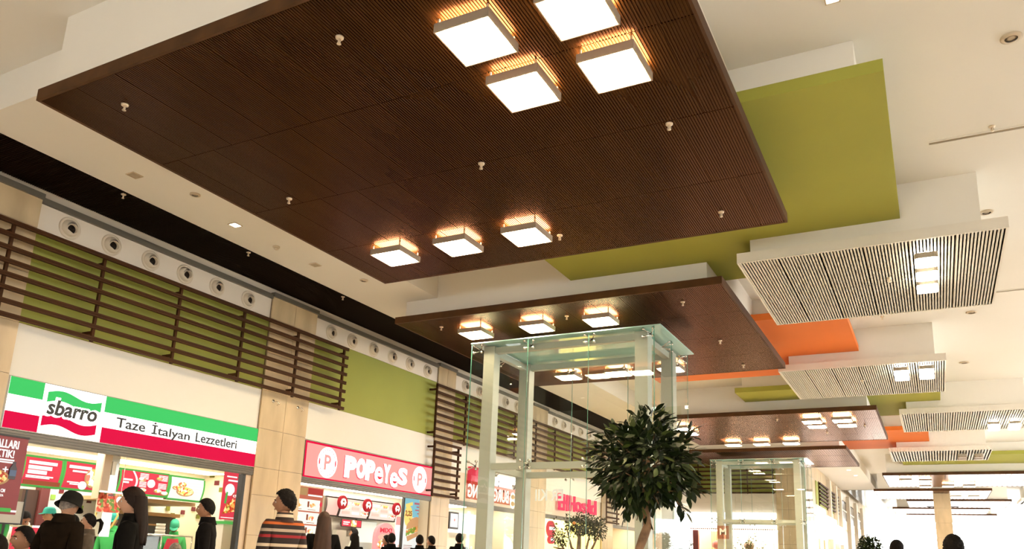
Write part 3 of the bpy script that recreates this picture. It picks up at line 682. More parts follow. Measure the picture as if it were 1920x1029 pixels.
# poster at the right of the pizza shop
t = thing('wall_poster', 'narrow red poster with pizza slice beside the black jamb', 'poster', (-11.6, 10.83, 1.7))
bx(-11.62, -11.6, 10.6, 11.04, 1.70, 2.60).build('sheet', red_p, t); bx(-11.62, -11.595, 11.03, 11.045, 1.69, 2.61).build('edge_strip', wh_p, t)
lines(t, -11.594, [(10.66, 10.9, 2.49, .025), (10.7, 10.98, 2.42, .03)], wh_p)
MB().ellipse(10.76, 2.25, .11, .11, -11.6, -11.592).build('white_spot', wh_p, t); MB().ellipse(10.9, 2.14, .08, .08, -11.6, -11.59).build('price_spot', lit('spot_red', (.85, .1, .1), .6), t); text('price', '4,99', 10.84, 10.96, 2.11, 2.17, -11.588, wh_p, t)
MB().prism([(10.64, 1.80), (11.0, 1.88), (11.0, 2.05), (10.85, 2.10), (10.72, 1.98)], -11.6, -11.59).build('pizza_slice', pizza_m, t); MB().prism([(10.66, 2.0), (10.70, 1.99), (10.72, 2.2), (10.68, 2.21)], -11.6, -11.59).build('box_print', gr_f, t)
lines(t, -11.594, [(10.62, 11.02, 1.74, .012)], wh_p); bx(-11.75, -11.45, 10.55, 11.05, 0, 1.12).build('stand_leg', shop_wall, t); bx(-11.75, -11.5, 10.62, 11.05, 1.12, 1.7).build('stand_panel', shop_wall, t); bx(-11.76, -11.44, 10.6, 11.06, 1.62, 1.67).build('green_shelf', gr_f, t)
# hanging pizza picture, hose
t = thing('picture_panel', 'hanging panel with a red salad picture in front of the column', 'sign', (-12.0, 8.62, 1.7))
bx(-12.02, -12.0, 8.42, 8.83, 1.69, 2.0).build('sheet', voro('salad_print', ['#e0805c', '#c04a38', '#eea888', '#a83a2c', '#6a8a40'], 22, es=.35), t); bx(-12.025, -11.995, 8.41, 8.84, 2.0, 2.03).build('rail', steel, t); bx(-12.0, -11.996, 8.58, 8.68, 1.95, 1.985).build('dark_label', td, t)
MB().ellipse(8.8, 1.9, .06, .06, -12.0, -11.994).build('price_spot', wh_p, t); bx(-12.02, -12.01, 8.42, 8.425, 2.03, 2.75).build('wire', steel, t); bx(-12.02, -12.01, 8.82, 8.825, 2.03, 2.75).build('wire', steel, t)
tag(MB().tube([(-12.2, 8.55, 1.68), (-12.2, 8.62, 1.50), (-12.2, 8.72, 1.41), (-12.2, 8.80, 1.40), (-12.2, 8.88, 1.48), (-12.2, 8.96, 1.66), (-12.25, 8.98, 1.7)], .016, 8).build('yellow_hose', M('hose_yellow', (.85, .65, .18), .5)), 'yellow hose hanging in a loop under the salad picture', 'hose')
# oven, counter
t = thing('pizza_oven', 'long dark steel oven under the two right menus', 'oven', (-14.0, 11.0, 0))
bx(-14.45, -13.7, 10.15, 11.38, .2, 1.75).build('body', M('oven_dark', (.05, .035, .025), .4, metal=.4), t); bx(-14.46, -13.6, 10.12, 11.4, 1.75, 1.82).build('hood_lip', M('oven_brass', (.35, .2, .09), .4, metal=.5), t); bx(-13.71, -13.68, 10.3, 11.2, 1.3, 1.55).build('opening', black, t); bx(-13.7, -13.66, 10.6, 11.0, 1.57, 1.6).build('handle', M('oven_brass'), t)
bx(-14.46, -13.2, 9.6, 11.4, 1.98, 2.05).build('shelf', M('shelf_wood', (.5, .32, .16), .5), t)
for k, y in enumerate((10.2, 11.3)): bx(-14.4, -13.8, y, y+.05, 0, .2).build('leg', black, t)
t = thing('shop_counter', 'long white shop counter with glass guard in the pizza shop', 'counter', (-12.0, 8.9, 0))
bx(-12.6, -11.75, 6.7, 11.3, 0, .95).build('body', shop_wall, t); bx(-12.65, -11.7, 6.65, 11.35, .95, 1.0).build('counter_top', steel, t); bx(-11.75, -11.74, 9.2, 11.2, .3, .9).build('front_print', M('counter_print', (.7, .3, .35), .5), t)
bx(-11.9, -11.885, 9.0, 11.3, 1.0, 1.33).build('glass_guard', glass_c, t); bx(-12.35, -11.85, 9.0, 11.3, 1.33, 1.35).build('guard_shelf', glass_c, t)
mb = MB(); mb.tube([(-11.9, 9.0, 1.37), (-11.9, 10.3, 1.37)], .015); [mb.tube([(-11.9, y, 1.0), (-11.9, y, 1.37)], .012) for y in (9.0, 9.65, 10.3)]; mb.build('rail', chrome, t)
t = thing('cup_stack', 'white stack of paper boxes on the pizza counter shelf', 'box stack', (-12.05, 9.72, 1.35))
for k in range(4): MB().lathe([(.085-.004*k, 0), (.09-.004*k, .05)], (-12.05, 9.72, 1.352+k*.055), n=16).build('paper_box', shop_wall, t)
t = thing('display_case', 'red fronted display case at the left of the pizza counter', 'display case', (-12.0, 7.35, 1.0))
bx(-12.3, -11.8, 7.3, 7.78, 1.0, 1.38).build('body', red_p, t); bx(-12.32, -11.78, 7.28, 7.8, 1.38, 1.41).build('top', steel, t)
for y in (7.38, 7.53, 7.68): MB().ellipse(y, 1.27, .035, .035, -11.8, -11.79).build('round_emblem', M('emblem_yellow', (.75, .5, .08), .5), t)
t = thing('menu_monitor', 'small framed screen at the far left of the pizza shop', 'screen', (-13.6, 7.0, 1.5)); bx(-13.62, -13.6, 6.6, 7.4, 1.5, 1.95).build('screen', wh_p, t); bx(-13.64, -13.615, 6.57, 7.43, 1.47, 1.98).build('frame', black, t); bx(-13.66, -13.63, 6.95, 7.05, 0, 1.5).build('post', black, t)

# chicken shop
t = thing('menu_poster', 'tall menu poster with rows of chicken meals at the left of its shop', 'poster', (-11.75, 13.1, 1.0))
bx(-11.77, -11.75, 12.5, 13.53, .95, 2.52).build('sheet', lit('poster_orange', (.70, .20, .12), .6), t)
bx(-11.75, -11.745, 12.5, 13.02, 2.34, 2.50).build('tan_block', lit('poster_tan', (.60, .36, .15), .6), t); bx(-11.75, -11.745, 13.05, 13.5, 2.38, 2.50).build('red_block', lit('poster_deep_red', (.55, .06, .05), .6), t); lines(t, -11.744, [(13.05, 13.5, 2.35, .03)], wh_p)
for k in range(5):
    z0 = 2.02-k*.27
    bx(-11.75, -11.742, 12.5, 13.44, z0, z0+.24).build('meal_row', cream_p, t)
    for y in (12.72, 13.15):
        MB().ellipse(y+.06, z0+.12, .09, .05, -11.742, -11.738, n=16).build('meal_picture', meal_m, t); bx(-11.742, -11.738, y-.1, y-.05, z0+.08, z0+.2).build('cup_print', brown_p, t)
        lines(t, -11.737, [(y-.08, y+.16, z0+.03, .01)], brown_p)
    MB().ellipse(13.47, z0+.16, .04, .05, -11.745, -11.736, n=14).build('price_spot', red_p, t)
blk = M('menu_black_frame', (.02, .015, .012), .4)
def d5(t, x, a, c, z0, z1):
    for k in range(3):
        for q in range(3): lines(t, x, [(a+.04+k*(c-a)/3, a+(k+.85)*(c-a)/3, z1-.1-q*.12, .07)], (cream_p, meal_m, lit('menu_rose', (1, .55, .45), .8))[(k+q) % 3], 'meal_block')
    lines(t, x, [(a+.02, c-.04, z1-.03, .03)], lit('menu_rose', (1, .55, .45), .8))
mf = lit('menu_pale_pink', (1, .72, .62), .85)
menu('left black framed pink chicken menu', 15.98, 17.19, 2.05, 2.56, mf, d5, -13.3, blk)
menu('right black framed pink chicken menu', 17.2, 18.42, 2.06, 2.575, mf, d5, -13.3, blk)
menu('narrow pink menu at the left end of the chicken menus', 15.45, 15.97, 2.06, 2.55, lit('menu_rose', (1, .55, .45), .8), lambda *a: None, -13.3, blk)
for y, nm in ((15.93, 'left'), (16.95, 'middle'), (18.25, 'right')):
    t = thing('menu_emblem', '%s round red emblem sign on the chicken menus' % nm, 'sign', (-13.2, y, 2.4))
    MB().ellipse(y, 2.42, .17, .17, -13.22, -13.16).build('disc', lit('emblem_red', (.55, .02, .03), .5), t)
    mb = MB(); mb.prism([(y-.11, 2.42), (y-.07, 2.5), (y, 2.52), (y+.07, 2.5), (y+.11, 2.42), (y+.06, 2.33), (y+.02, 2.38), (y-.02, 2.38), (y-.06, 2.33)], -13.16, -13.152); mb.build('pale_shape', cream_p, t); MB().ellipse(y, 2.44, .035, .025, -13.152, -13.148).build('dark_center', brown_p, t)
t = thing('small_menu', 'small red menu strip under the chicken menus', 'menu board', (-13.3, 16.4, 1.8))
bx(-13.32, -13.3, 16.08, 16.9, 1.83, 2.03).build('frame', blk, t); bx(-13.3, -13.29, 16.11, 16.45, 1.85, 2.01).build('red_field', red_p, t); bx(-13.3, -13.29, 16.48, 16.68, 1.85, 2.01).build('meal_picture', meal_m, t); bx(-13.3, -13.29, 16.7, 16.87, 1.85, 2.01).build('red_field', red_p, t); lines(t, -13.285, [(16.15, 16.4, 1.95, .03), (16.15, 16.35, 1.9, .025)], wh_p); bx(-13.6, -13.32, 16.4, 16.5, 1.9, 1.95).build('arm', blk, t)
t = thing('kitchen_panel', 'pale blue steel kitchen panels behind the chicken counter', 'kitchen unit', (-13.5, 17.2, 0)); bx(-13.58, -13.45, 16.85, 17.75, 0, 2.02).build('panel', M('pale_blue_panel', (.62, .72, .74), .3), t); bx(-13.58, -13.43, 16.1, 16.84, 1.0, 1.75).build('steel_panel', steel, t); bx(-13.44, -13.41, 16.5, 16.7, 1.6, 1.75).build('vent', metal_grey, t); bx(-13.46, -13.42, 16.83, 16.86, 0, 2.05).build('post', metal_grey, t)
t = thing('promotion_stand', 'tall arch topped pink burger stand in the chicken shop', 'stand', (-12.4, 16.7, 0))
pts = [(16.3, 0), (17.12, 0)]+[(16.71+.41*math.cos(R(a)), 1.62+.34*math.sin(R(a))) for a in range(0, 181, 15)]
MB().prism(pts, -12.45, -12.35).build('board', lit('stand_pink', (1, .40, .38), .75), t)
MB().ellipse(16.71, 1.42, .34, .14, -12.35, -12.34).build('burger_print', meal_m, t); MB().ellipse(16.71, 1.60, .33, .09, -12.35, -12.345).build('bun_print', lit('bun_pink', (.95, .55, .42), .7), t); text('headline', 'MIX!', 16.45, 16.95, 1.72, 1.84, -12.345, red_p, t, bold=.03); text('headline', 'MENU', 16.45, 16.95, 1.15, 1.27, -12.345, red_p, t, bold=.03)
t = thing('burger_poster', 'blue and white burger poster priced 2,25 by the chicken shop jamb', 'poster', (-11.4, 16.5, 1.2))
bx(-11.42, -11.4, 16.1, 16.94, .9, 2.56).build('sheet', lit('poster_pale', (.90, .93, .90), .75), t); bx(-11.4, -11.397, 16.1, 16.92, 2.1, 2.56).build('blue_field', lit('poster_blue', (.28, .62, .72), .7), t); bx(-11.42, -11.392, 16.92, 16.96, .9, 2.58).build('edge_strip', wh_p, t)
MB().prism([(16.13, 2.40), (16.42, 2.47), (16.43, 2.39), (16.14, 2.32)], -11.397, -11.392).build('banner', lit('poster_yellow', (1, .78, .22), .75), t)
MB().ellipse(16.27, 2.12, .17, .25, -11.397, -11.392).build('yellow_spot', lit('poster_yellow', (1, .78, .22), .75), t); text('price', '2,25', 16.13, 16.41, 2.1, 2.25, -11.390, M('price_brown', (.35, .08, .02), .5), t, bold=.03); text('currency', 'TL', 16.3, 16.38, 2.02, 2.07, -11.390, M('price_brown'), t)
for k, (a, c) in enumerate([(16.5, 16.85), (16.6, 16.8), (16.55, 16.75), (16.65, 16.8)]): lines(t, -11.393, [(a, c, 2.44-k*.08, .05 if k == 0 else .03)], lit('poster_rose_text', (.75, .25, .3), .5))
mb = MB(); mb.prism([(16.25, 1.63), (16.3, 1.52), (16.9, 1.72), (16.93, 1.82)], -11.4, -11.39); mb.prism([(16.22, 1.80), (16.24, 1.92), (16.4, 2.06), (16.62, 2.12), (16.82, 2.08), (16.92, 1.98), (16.92, 1.93), (16.6, 1.86)], -11.4, -11.388); mb.build('bun_print', lit('bun_brown', (.85, .45, .2), .6), t)
MB().prism([(16.22, 1.64), (16.9, 1.82), (16.92, 1.95), (16.6, 1.88), (16.22, 1.78)], -11.4, -11.385).build('filling_print', voro('filling', ['#d8a060', '#6a8a30', '#b06a38', '#e8d0a0'], 18, es=.5), t)
for k in range(6): lines(t, -11.394, [(16.15, 16.5, 1.42-k*.04, .012)], M('price_brown'))
bx(-11.46, -11.40, 16.05, 16.1, 0, 2.58).build('frame_post', black, t); bx(-11.46, -11.40, 16.96, 17.0, 0, 2.58).build('frame_post', black, t)
t = thing('pink_poster', 'small pink and white poster left of the burger poster', 'poster', (-13.0, 18.3, 1.4)); bx(-13.02, -13.0, 18.0, 18.75, 1.35, 2.2).build('sheet', wh_p, t); bx(-13.0, -12.995, 18.0, 18.75, 1.98, 2.2).build('pink_band', pk, t); MB().prism([(18.1, 1.4), (18.7, 1.4), (18.7, 1.75), (18.4, 1.6)], -13.0, -12.99).build('pink_shape', lit('menu_rose', (1, .55, .45), .8), t); bx(-13.04, -13.02, 18.35, 18.4, 0, 1.4).build('post', steel, t)
t = thing('shop_counter', 'counter with steel top in the chicken shop', 'counter', (-12.2, 15, 0)); bx(-12.6, -12.0, 13.7, 16.2, 0, 1.0).build('body', lit('counter_red', (.6, .1, .08), .3), t); bx(-12.65, -11.95, 13.65, 16.25, 1.0, 1.05).build('counter_top', steel, t); bx(-12.6, -12.3, 15.6, 16.1, 1.05, 1.45).build('steel_bin', steel, t)
bx(-11.35, WX+.03, 16.98, 17.1, 0, 2.5).build('jamb', black, w2)
# third shop interior
t = thing('screen_row', 'three black framed white menu screens in the third shop', 'screen', (-12.0, 18.6, 1.9))
for k in range(3):
    y = 18.0+k*.55
    w_ = bx(-12.02, -11.98, y, y+.48, 1.95, 2.42).build('screen', blk, t); bx(-11.98, -11.972, y+.05, y+.43, 2.0, 2.37).build('picture', wh_p, t)
    MB().ellipse(y+.25, 2.2, .04, .04, -11.972, -11.968, n=10).build('dot_print', (pk, lit('dot_blue', (.4, .5, .9), .6), pk)[k], t)
bx(-12.05, -12.0, 17.9, 19.7, 2.45, 2.5).build('hanging_rail', steel, t)
bx(-12.1, -11.4, 17.6, 19.0, 2.52, 2.6).build('light_strip', shop_light, w3)
t = thing('shop_counter', 'steel counter and white panels in the third shop', 'counter', (-12.0, 20.5, 0)); bx(-12.4, -11.7, 19.2, 22.0, 0, 1.1).build('body', steel, t); bx(-12.45, -11.65, 19.15, 22.05, 1.1, 1.15).build('counter_top', chrome, t)
for k in range(4): bx(-12.9, -12.85, 19.3+k*.7, 19.95+k*.7, 1.9, 2.5).build('panel', wh_p, t)
for k in range(5): MB().lathe([(.05, 1.15), (.05, 1.45), (.02, 1.5)], (-12.0, 19.5+k*.45, 0), n=10).build('dispenser', (steel, M('amber', (.6, .3, .08), .4))[k % 2], t)
# yellow shop
t = thing('burger_emblem', 'round red and white burger emblem on the yellow shop wall', 'sign', (-11.1, 24.0, 2.2))
MB().ellipse(24.0, 2.2, .26, .26, -11.2, -11.1).build('disc', red_p, t); mb = bx(-11.1, -11.09, 23.78, 24.22, 2.16, 2.26); mb.build('white_bar', wh_p, t); MB().ellipse(24.05, 1.85, .2, .13, -11.2, -11.1).build('lower_disc', red_p, t); MB().ellipse(24.05, 1.87, .14, .06, -11.1, -11.09).build('white_spot', wh_p, t); bx(-11.3, -11.2, 23.98, 24.02, 2.1, 2.2).build('arm', steel, t)

# ------------------------------------------------------------------ glass lift shafts
def shaft(label, x0, x1, y0, y1, zt, zm, reflect_sign=False):
    t = thing('glass_shaft', label, 'glass shaft', ((x0+x1)/2, (y0+y1)/2, 0))
    g = .012; i0 = .18; cw = .24
    cx = (x0+i0, x1-i0-.12-cw); cy = (y0+i0, y1-i0-cw)
    for a in cx:
        for c in cy: bx(a, a+cw, c, c+cw, 0, zt-.05).build('column', cage_paint, t)
    for z in (zt-.19, zm-.06):
        for c in cy: bx(cx[0]+cw, cx[1], c+.05, c+.17, z, z+.12).build('beam', cage_paint, t)
        for a in cx: bx(a+.05, a+.17, cy[0]+cw, cy[1], z, z+.12).build('beam', cage_paint, t)
    xr = x1-.12; n = 3; w = (xr-x0)/n
    for c in (y0, y1-g):
        for k in range(n): bx(x0+k*w+.006, x0+(k+1)*w-.006, c, c+g, .05, zt-.03).build('glass_pane', glass_c, t)
        for k in range(1, n): bx(x0+k*w-.004, x0+k*w+.004, c, c+g, .05, zt-.03).build('pane_edge', glass_edge, t)
    for a in (x0, xr-g):
        for k in range(2):
            h = (y1-y0)/2; bx(a, a+g, y0+g+k*h+.004, y0+(k+1)*h-.004-g*k, .05, zt-.03).build('glass_pane', glass_c, t)
        bx(a-.002, a+g+.002, y0-.003, y0+.006, .05, zt-.03).build('pane_edge', glass_edge, t)
        bx(a+.002, a+g-.002, y1-.006, y1+.003, .05, zt-.03).build('pane_edge', glass_edge, t)
        bx(a+.002, a+g-.002, (y0+y1)/2-.003, (y0+y1)/2+.003, .05, zt-.03).build('pane_edge', glass_edge, t)
    bx(x0-.01, x1, y0-.02, y1+.02, zt-.03, zt-.01).build('roof_pane', glass_roof, t)
    for z in (zt-.13, zm):
        for k in range(0, n+1):
            for c, s in ((y0, 1), (y1, -1)):
                xx = min(max(x0+k*w, x0+.12), xr-.12); mb = MB()
                for dx in (-.09, .09):
                    for dz in (-.07, .07):
                        p = (xx+dx, c+s*.03, z+dz); mb.tube([(xx, c+s*.17, z), (xx+dx*.6, c+s*.1, z+dz*.6), p], .011, 6); mb.lathe([(.024, -.02), (.024, .02)], p, 'y', 10)
                mb.build('spider_fitting', chrome, t)
        for a, s in ((x0, 1), (xr, -1)):
            mb = MB(); yy_ = (y0+y1)/2
            for dy in (-.09, .09):
                for dz in (-.07, .07):
                    p = (a+s*.03, yy_+dy, z+dz); mb.tube([(a+s*.19, yy_, z), (a+s*.1, yy_+dy*.6, z+dz*.6), p], .011, 6); mb.lathe([(.024, -.02), (.024, .02)], p, 'x', 10)
            mb.build('spider_fitting', chrome, t)
    if reflect_sign:  # sign reflected in the shaft glass, modelled as tinted sheet and mirrored letters
        reflected = glass('reflected_red', (.86, .52, .46), .6, .03)
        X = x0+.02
        bx(X, X+.003, y0+.03, y0+2.05, 2.28, 2.62).build('reflected_red', reflected, t)
        wf = M('reflected_white_letter', (.85, .85, .8), .5, emit=(1, 1, .95), es=.55)
        text('reflected_lettering', 'BURGER KING', y0+.08, y0+1.75, 2.31, 2.57, X+.008, wf, t, depth=.003, bold=.03, mirror=True)
        MB().ellipse(y0+1.93, 2.39, .13, .17, X+.005, X+.01).build('reflected_badge', wf, t)
        mb = MB(); mb.ellipse(y0+1.93, 2.46, .08, .05, X+.01, X+.013); mb.ellipse(y0+1.93, 2.32, .08, .05, X+.01, X+.013); mb.build('badge_bun', M('reflected_bun', (.75, .5, .2), .5), t)
        text('reflected_lettering', 'ER KII', x0+.46, x0+1.1, 2.40, 2.64, y1-.03, M('reflected_pale_letter', (.75, .76, .7), .5, emit=(.9, .9, .85), es=.25), t, 'y', .003, .02, mirror=True)
    return t
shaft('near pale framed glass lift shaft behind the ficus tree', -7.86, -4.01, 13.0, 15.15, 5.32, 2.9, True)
shaft('far pale framed glass lift shaft before the end wall', -7.72, -4.08, 31.4, 33.4, 5.32, 2.95)
t = thing('mirrored_sign', 'small red painted reflection of a sign with mirrored N on the far shaft glass', 'sign', (-7.3, 31.39, 2.4)); bx(-7.5, -7.05, 31.37, 31.38, 2.25, 2.75).build('reflected_red', glass('reflected_red_2', (.95, .68, .60), .6, .02), t); text('lettering', 'M', -7.4, -7.15, 2.4, 2.65, 31.365, M('faint_letter', (.8, .75, .7), .5), t, 'y', .003, .03)  # mirror image of a sign in the glass, built as sheet and letter

# ------------------------------------------------------------------ end walls
YF = 37.5
w = struct('wall_end', loc=(-8.5, YF, 0))
bx(-11.3, -6.26, YF, YF+.3, 2.9, 6.6).build('core', paint_band, w)
bx(-11.3, -6.26, YF-.01, YF, 4.54, 6.0).build('green_panel', green_wall, w)
bx(-11.0, -6.27, YF-.03, YF-.01, 3.65, 4.10).build('white_panel', paint_band, w); bx(-11.0, -6.27, YF-.03, YF-.01, 4.12, 4.53).build('white_panel', paint_band, w)
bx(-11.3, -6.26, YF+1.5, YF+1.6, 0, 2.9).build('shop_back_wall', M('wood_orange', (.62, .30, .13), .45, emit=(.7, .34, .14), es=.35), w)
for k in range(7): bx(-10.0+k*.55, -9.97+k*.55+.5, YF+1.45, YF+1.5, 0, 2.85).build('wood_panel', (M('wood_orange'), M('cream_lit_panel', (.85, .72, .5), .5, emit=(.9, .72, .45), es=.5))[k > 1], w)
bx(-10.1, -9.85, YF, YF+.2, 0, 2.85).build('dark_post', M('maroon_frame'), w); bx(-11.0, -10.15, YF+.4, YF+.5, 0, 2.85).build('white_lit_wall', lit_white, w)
bx(-11.3, -6.3, YF+.3, YF+1.5, 2.86, 2.9).build('light_strip', shop_light, w)
t = thing('slat_screen', 'brown slat screen on the end wall behind the far shaft', 'slat screen', (-8.6, YF-.2, 4.5)); off = wpos(t)
o = None
for k in range(8):
    if o is None: o = bx(-11.0, -6.3, YF-.24, YF-.18, 4.5, 4.57).build('slat', slat_wood, t)
    else: copy_of(o, t, (0, 0, k*.2))
for k in range(5): bx(-10.9+k*1.13, -10.86+k*1.13, YF-.18, YF-.14, 4.48, 6.0).build('post', slat_wood, t)
t = thing('shop_sign', 'bright white lit sign band on the end wall with thin script lettering', 'sign', (-8.6, YF-.1, 2.9))
bx(-11.5, -6.3, YF-.2, YF-.03, 2.93, 3.64).build('light_box', M('band_white', (1, 1, 1), .4, emit=(1, 1, 1), es=2.2), t)
mb = MB()
for k in range(52): mb.box(-11.3+k*.096, -11.3+k*.096+.05, YF-.21, YF-.16, 2.86, 2.93)
mb.build('fringe', M('fringe_mauve', (.5, .32, .36), .6), t)
mb = MB(); mb.tube([(-11.45+.0, YF-.21, 3.1), (-11.3, YF-.21, 2.98), (-11.12, YF-.21, 3.05), (-11.15, YF-.21, 3.2), (-11.3, YF-.21, 3.22), (-11.42, YF-.21, 3.15)], .012, 5); mb.tube([(-11.1, YF-.21, 3.22), (-11.05, YF-.21, 3.42), (-10.98, YF-.21, 3.4), (-11.02, YF-.21, 3.25), (-10.92, YF-.21, 3.3)], .014, 5); mb.build('script_lettering', black, t)
for i, x in enumerate((-9.21, -7.72)):
    t = thing('pendant_lamp', ('dark red round pendant by the wood panels of the end shop', 'brown round pendant right of it in the end shop')[i], 'pendant lamp', (x, YF+.9, 2.25))
    MB().lathe([(.05, .2), (.2, .1), (.24, 0), (.2, -.12), (.05, -.2)], (x, YF+.9, 2.22), n=18).build('shade', (M('pendant_red', (.35, .03, .02), .4), M('pendant_brown', (.16, .1, .05), .4))[i], t); MB().tube([(x, YF+.9, 2.4), (x, YF+.9, 2.86)], .01, 5).build('cord', black, t)
t = thing('shop_notice', 'pale lit lettering panel inside the end shop', 'sign', (-7.05, YF+1.3, 2.5)); bx(-7.45, -6.65, YF+1.4, YF+1.43, 2.35, 2.65).build('panel', lit_white, t); mb = MB(); [mb.box(-7.4+k*.13, -7.32+k*.13, YF+1.385, YF+1.4, 2.4, 2.6) for k in range(6)]; mb.build('lettering', M('pale_grey', (.6, .6, .55), .5), t)
# corner pillar and second left wall
p = struct('trim_50', loc=(-5.75, YF, 0)); bx(-6.24, -5.27, YF-.03, YF+.9, 0, 6.1).build('core', joint, p)
for k in range(8):
    for u, v in ((-6.26, -5.76), (-5.75, -5.25)): bx(u, v, YF-.06, YF-.03, k*.76+.004, k*.76+.752).build('stone_tile', stone, p)
w = struct('wall_left_2', loc=(-5.0, 40, 0)); W2 = -5.0
bx(W2-.3, W2-.02, YF+.9, 72, 4.2, 6.6).build('core', stone, w); bx(W2-.3, W2-.02, YF+.9, 72, 0, 4.2).build('lower_core', paint_band, w)
for k in range(14):
    bx(W2-.02, W2+.02, 38.5+k*2.2, 40.66+k*2.2, 5.45, 6.1).build('stone_tile', stone, w); bx(W2-.02, W2+.02, 38.5+k*2.2, 40.66+k*2.2, 3.75, 4.3).build('stone_tile', stone, w)
bx(W2-.02, W2+.01, 41, 50.3, 4.3, 5.45).build('green_panel', green_wall, w)
for y in (45.3, 48.3, 50.6, 55.6, 60.8, 66.0): bx(W2-.02, W2+.2, y, y+.45, 0, 5.9).build('pilaster', paint_band, w)
for k, y in enumerate((51.2, 56.2, 61.4, 66.6)):
    bx(W2-.02, W2+.02, y, y+4.2, 4.3, 5.5).build('dark_window', M('window_dark', (.045, .04, .03), .2), w); bx(W2-.02, W2+.04, y, y+4.2, 4.85, 4.92).build('window_bar', paint_band, w)
    bx(W2-.02, W2+.03, y+.3, y+3.9, .1, 3.6).build('lower_panel', M('column_beige'), w)
for k in range(5): bx(W2-.02, W2+.04, 41.3+k*1.9, 42.2+k*1.9, .1, 2.7).build('shop_opening', (M('shop_tan_wall'), M('wood_orange'))[k % 2], w)
for lab, a, c in (('near', 41.8, 45.2), ('far', 45.9, 50.2)):
    t = thing('slat_screen', '%s slat screen on the second left wall beyond the far shaft' % lab, 'slat screen', (W2+.1, a, 4.3)); o = None
    for k in range(6):
        if o is None: o = bx(W2+.05, W2+.12, a, c, 4.4, 4.48).build('slat', slat_wood, t)
        else: copy_of(o, t, (0, 0, k*.19))
    for y in (a+.1, c-.1): bx(W2, W2+.05, y, y+.05, 4.3, 5.5).build('post', slat_wood, t)
t = thing('shop_sign', 'white glowing sign boxes along the second left wall', 'sign', (W2, 44, 2.8))
bx(W2+.03, W2+.5, 40.6, 44.5, 2.8, 3.75).build('light_box', _M['band_white'], t); bx(W2+.03, W2+.35, 46, 50, 2.7, 3.6).build('light_box', _M['band_white'], t)
# far glazed end
w = struct('window_1', loc=(0, 74, 0)); wf_ = M('window_frame_white', (.8, .8, .78), .5)
for k in range(6):
    for z in (0, 1): bx(-5+k*3.4+.03, -5+(k+1)*3.4-.03, 74, 74.012, z*2.7+.05, z*2.7+2.65).build('pane', glass_w, w)
for k in range(7): bx(-5+k*3.4-.03, -5+k*3.4+.03, 73.95, 74.05, 0, 5.4).build('mullion', wf_, w)
for z in (0, 2.7, 5.4): bx(-5, 15.4, 73.95, 74.05, z-.03, z+.03).build('transom', wf_, w)
struct('wall_far', bx(-16, 16, 74, 74.3, 5.45, 6.6).box(-16, -5.05, 74, 74.3, 0, 5.45).box(15.45, 16, 74, 74.3, 0, 5.45), paint)
# far stone pillar
p = struct('trim_51', loc=(.4, 50.4, 0)); bx(.03, .78, 50.02, 50.75, 0, 5.6).build('core', joint, p)
for k in range(7): bx(.01, .80, 49.99, 50.02, k*.8+.003, k*.8+.797).build('stone_tile', stone, p); bx(-.01, .01, 50.0, 50.76, k*.8+.003, k*.8+.797).build('stone_tile', stone, p); bx(.80, .82, 50.0, 50.76, k*.8+.003, k*.8+.797).build('stone_tile', stone, p)
t = thing('ceiling_bracket', 'dark thin bracket bar crossing behind the pillar top', 'bracket', (.4, 55, 5.3)); bx(-.4, 1.3, 54.9, 55.0, 5.2, 5.26).build('bar', black, t); bx(.3, .36, 54.92, 54.98, 5.26, 6.6).build('rod', black, t)
# unseen right wall with daylight glazing, back wall with windows added for fill light
w = struct('wall_right', loc=(15.5, 0, 0)); bx(15.5, 15.8, -10, 75, 4.6, 6.6).build('upper', paint, w); bx(15.5, 15.8, -10, 75, 0, .5).build('sill', paint, w)
bx(15.5, 15.8, -10, 12.0, .5, 4.6).build('solid', paint, w)
for k in range(7): bx(15.5, 15.8, 12+k*10.3, 12.7+k*10.3, .5, 4.6).build('pier', paint, w)
w = struct('window_2', loc=(15.6, 0, 0))
for k in range(6): bx(15.62, 15.63, 12.7+k*10.3, 22.3+k*10.3, .5, 4.6).build('pane', glass_w, w)
w = struct('wall_back', loc=(0, -10, 0)); bx(-16, 16, -10.3, -10, 1.7, 6.6).build('upper', paint, w); bx(-16, -9, -10.3, -10, 0, 1.7).build('solid', paint, w)
for k in range(4): bx(-9+k*8.2, -8.2+k*8.2, -10.3, -10, 0, 1.7).build('pier', paint, w)
w = struct('fill_window', loc=(0, -10, 0))
for k in range(3): bx(-8.2+k*8.2, -.8+k*8.2, -10.15, -10.14, 0, 1.7).build('pane', glass_w, w)

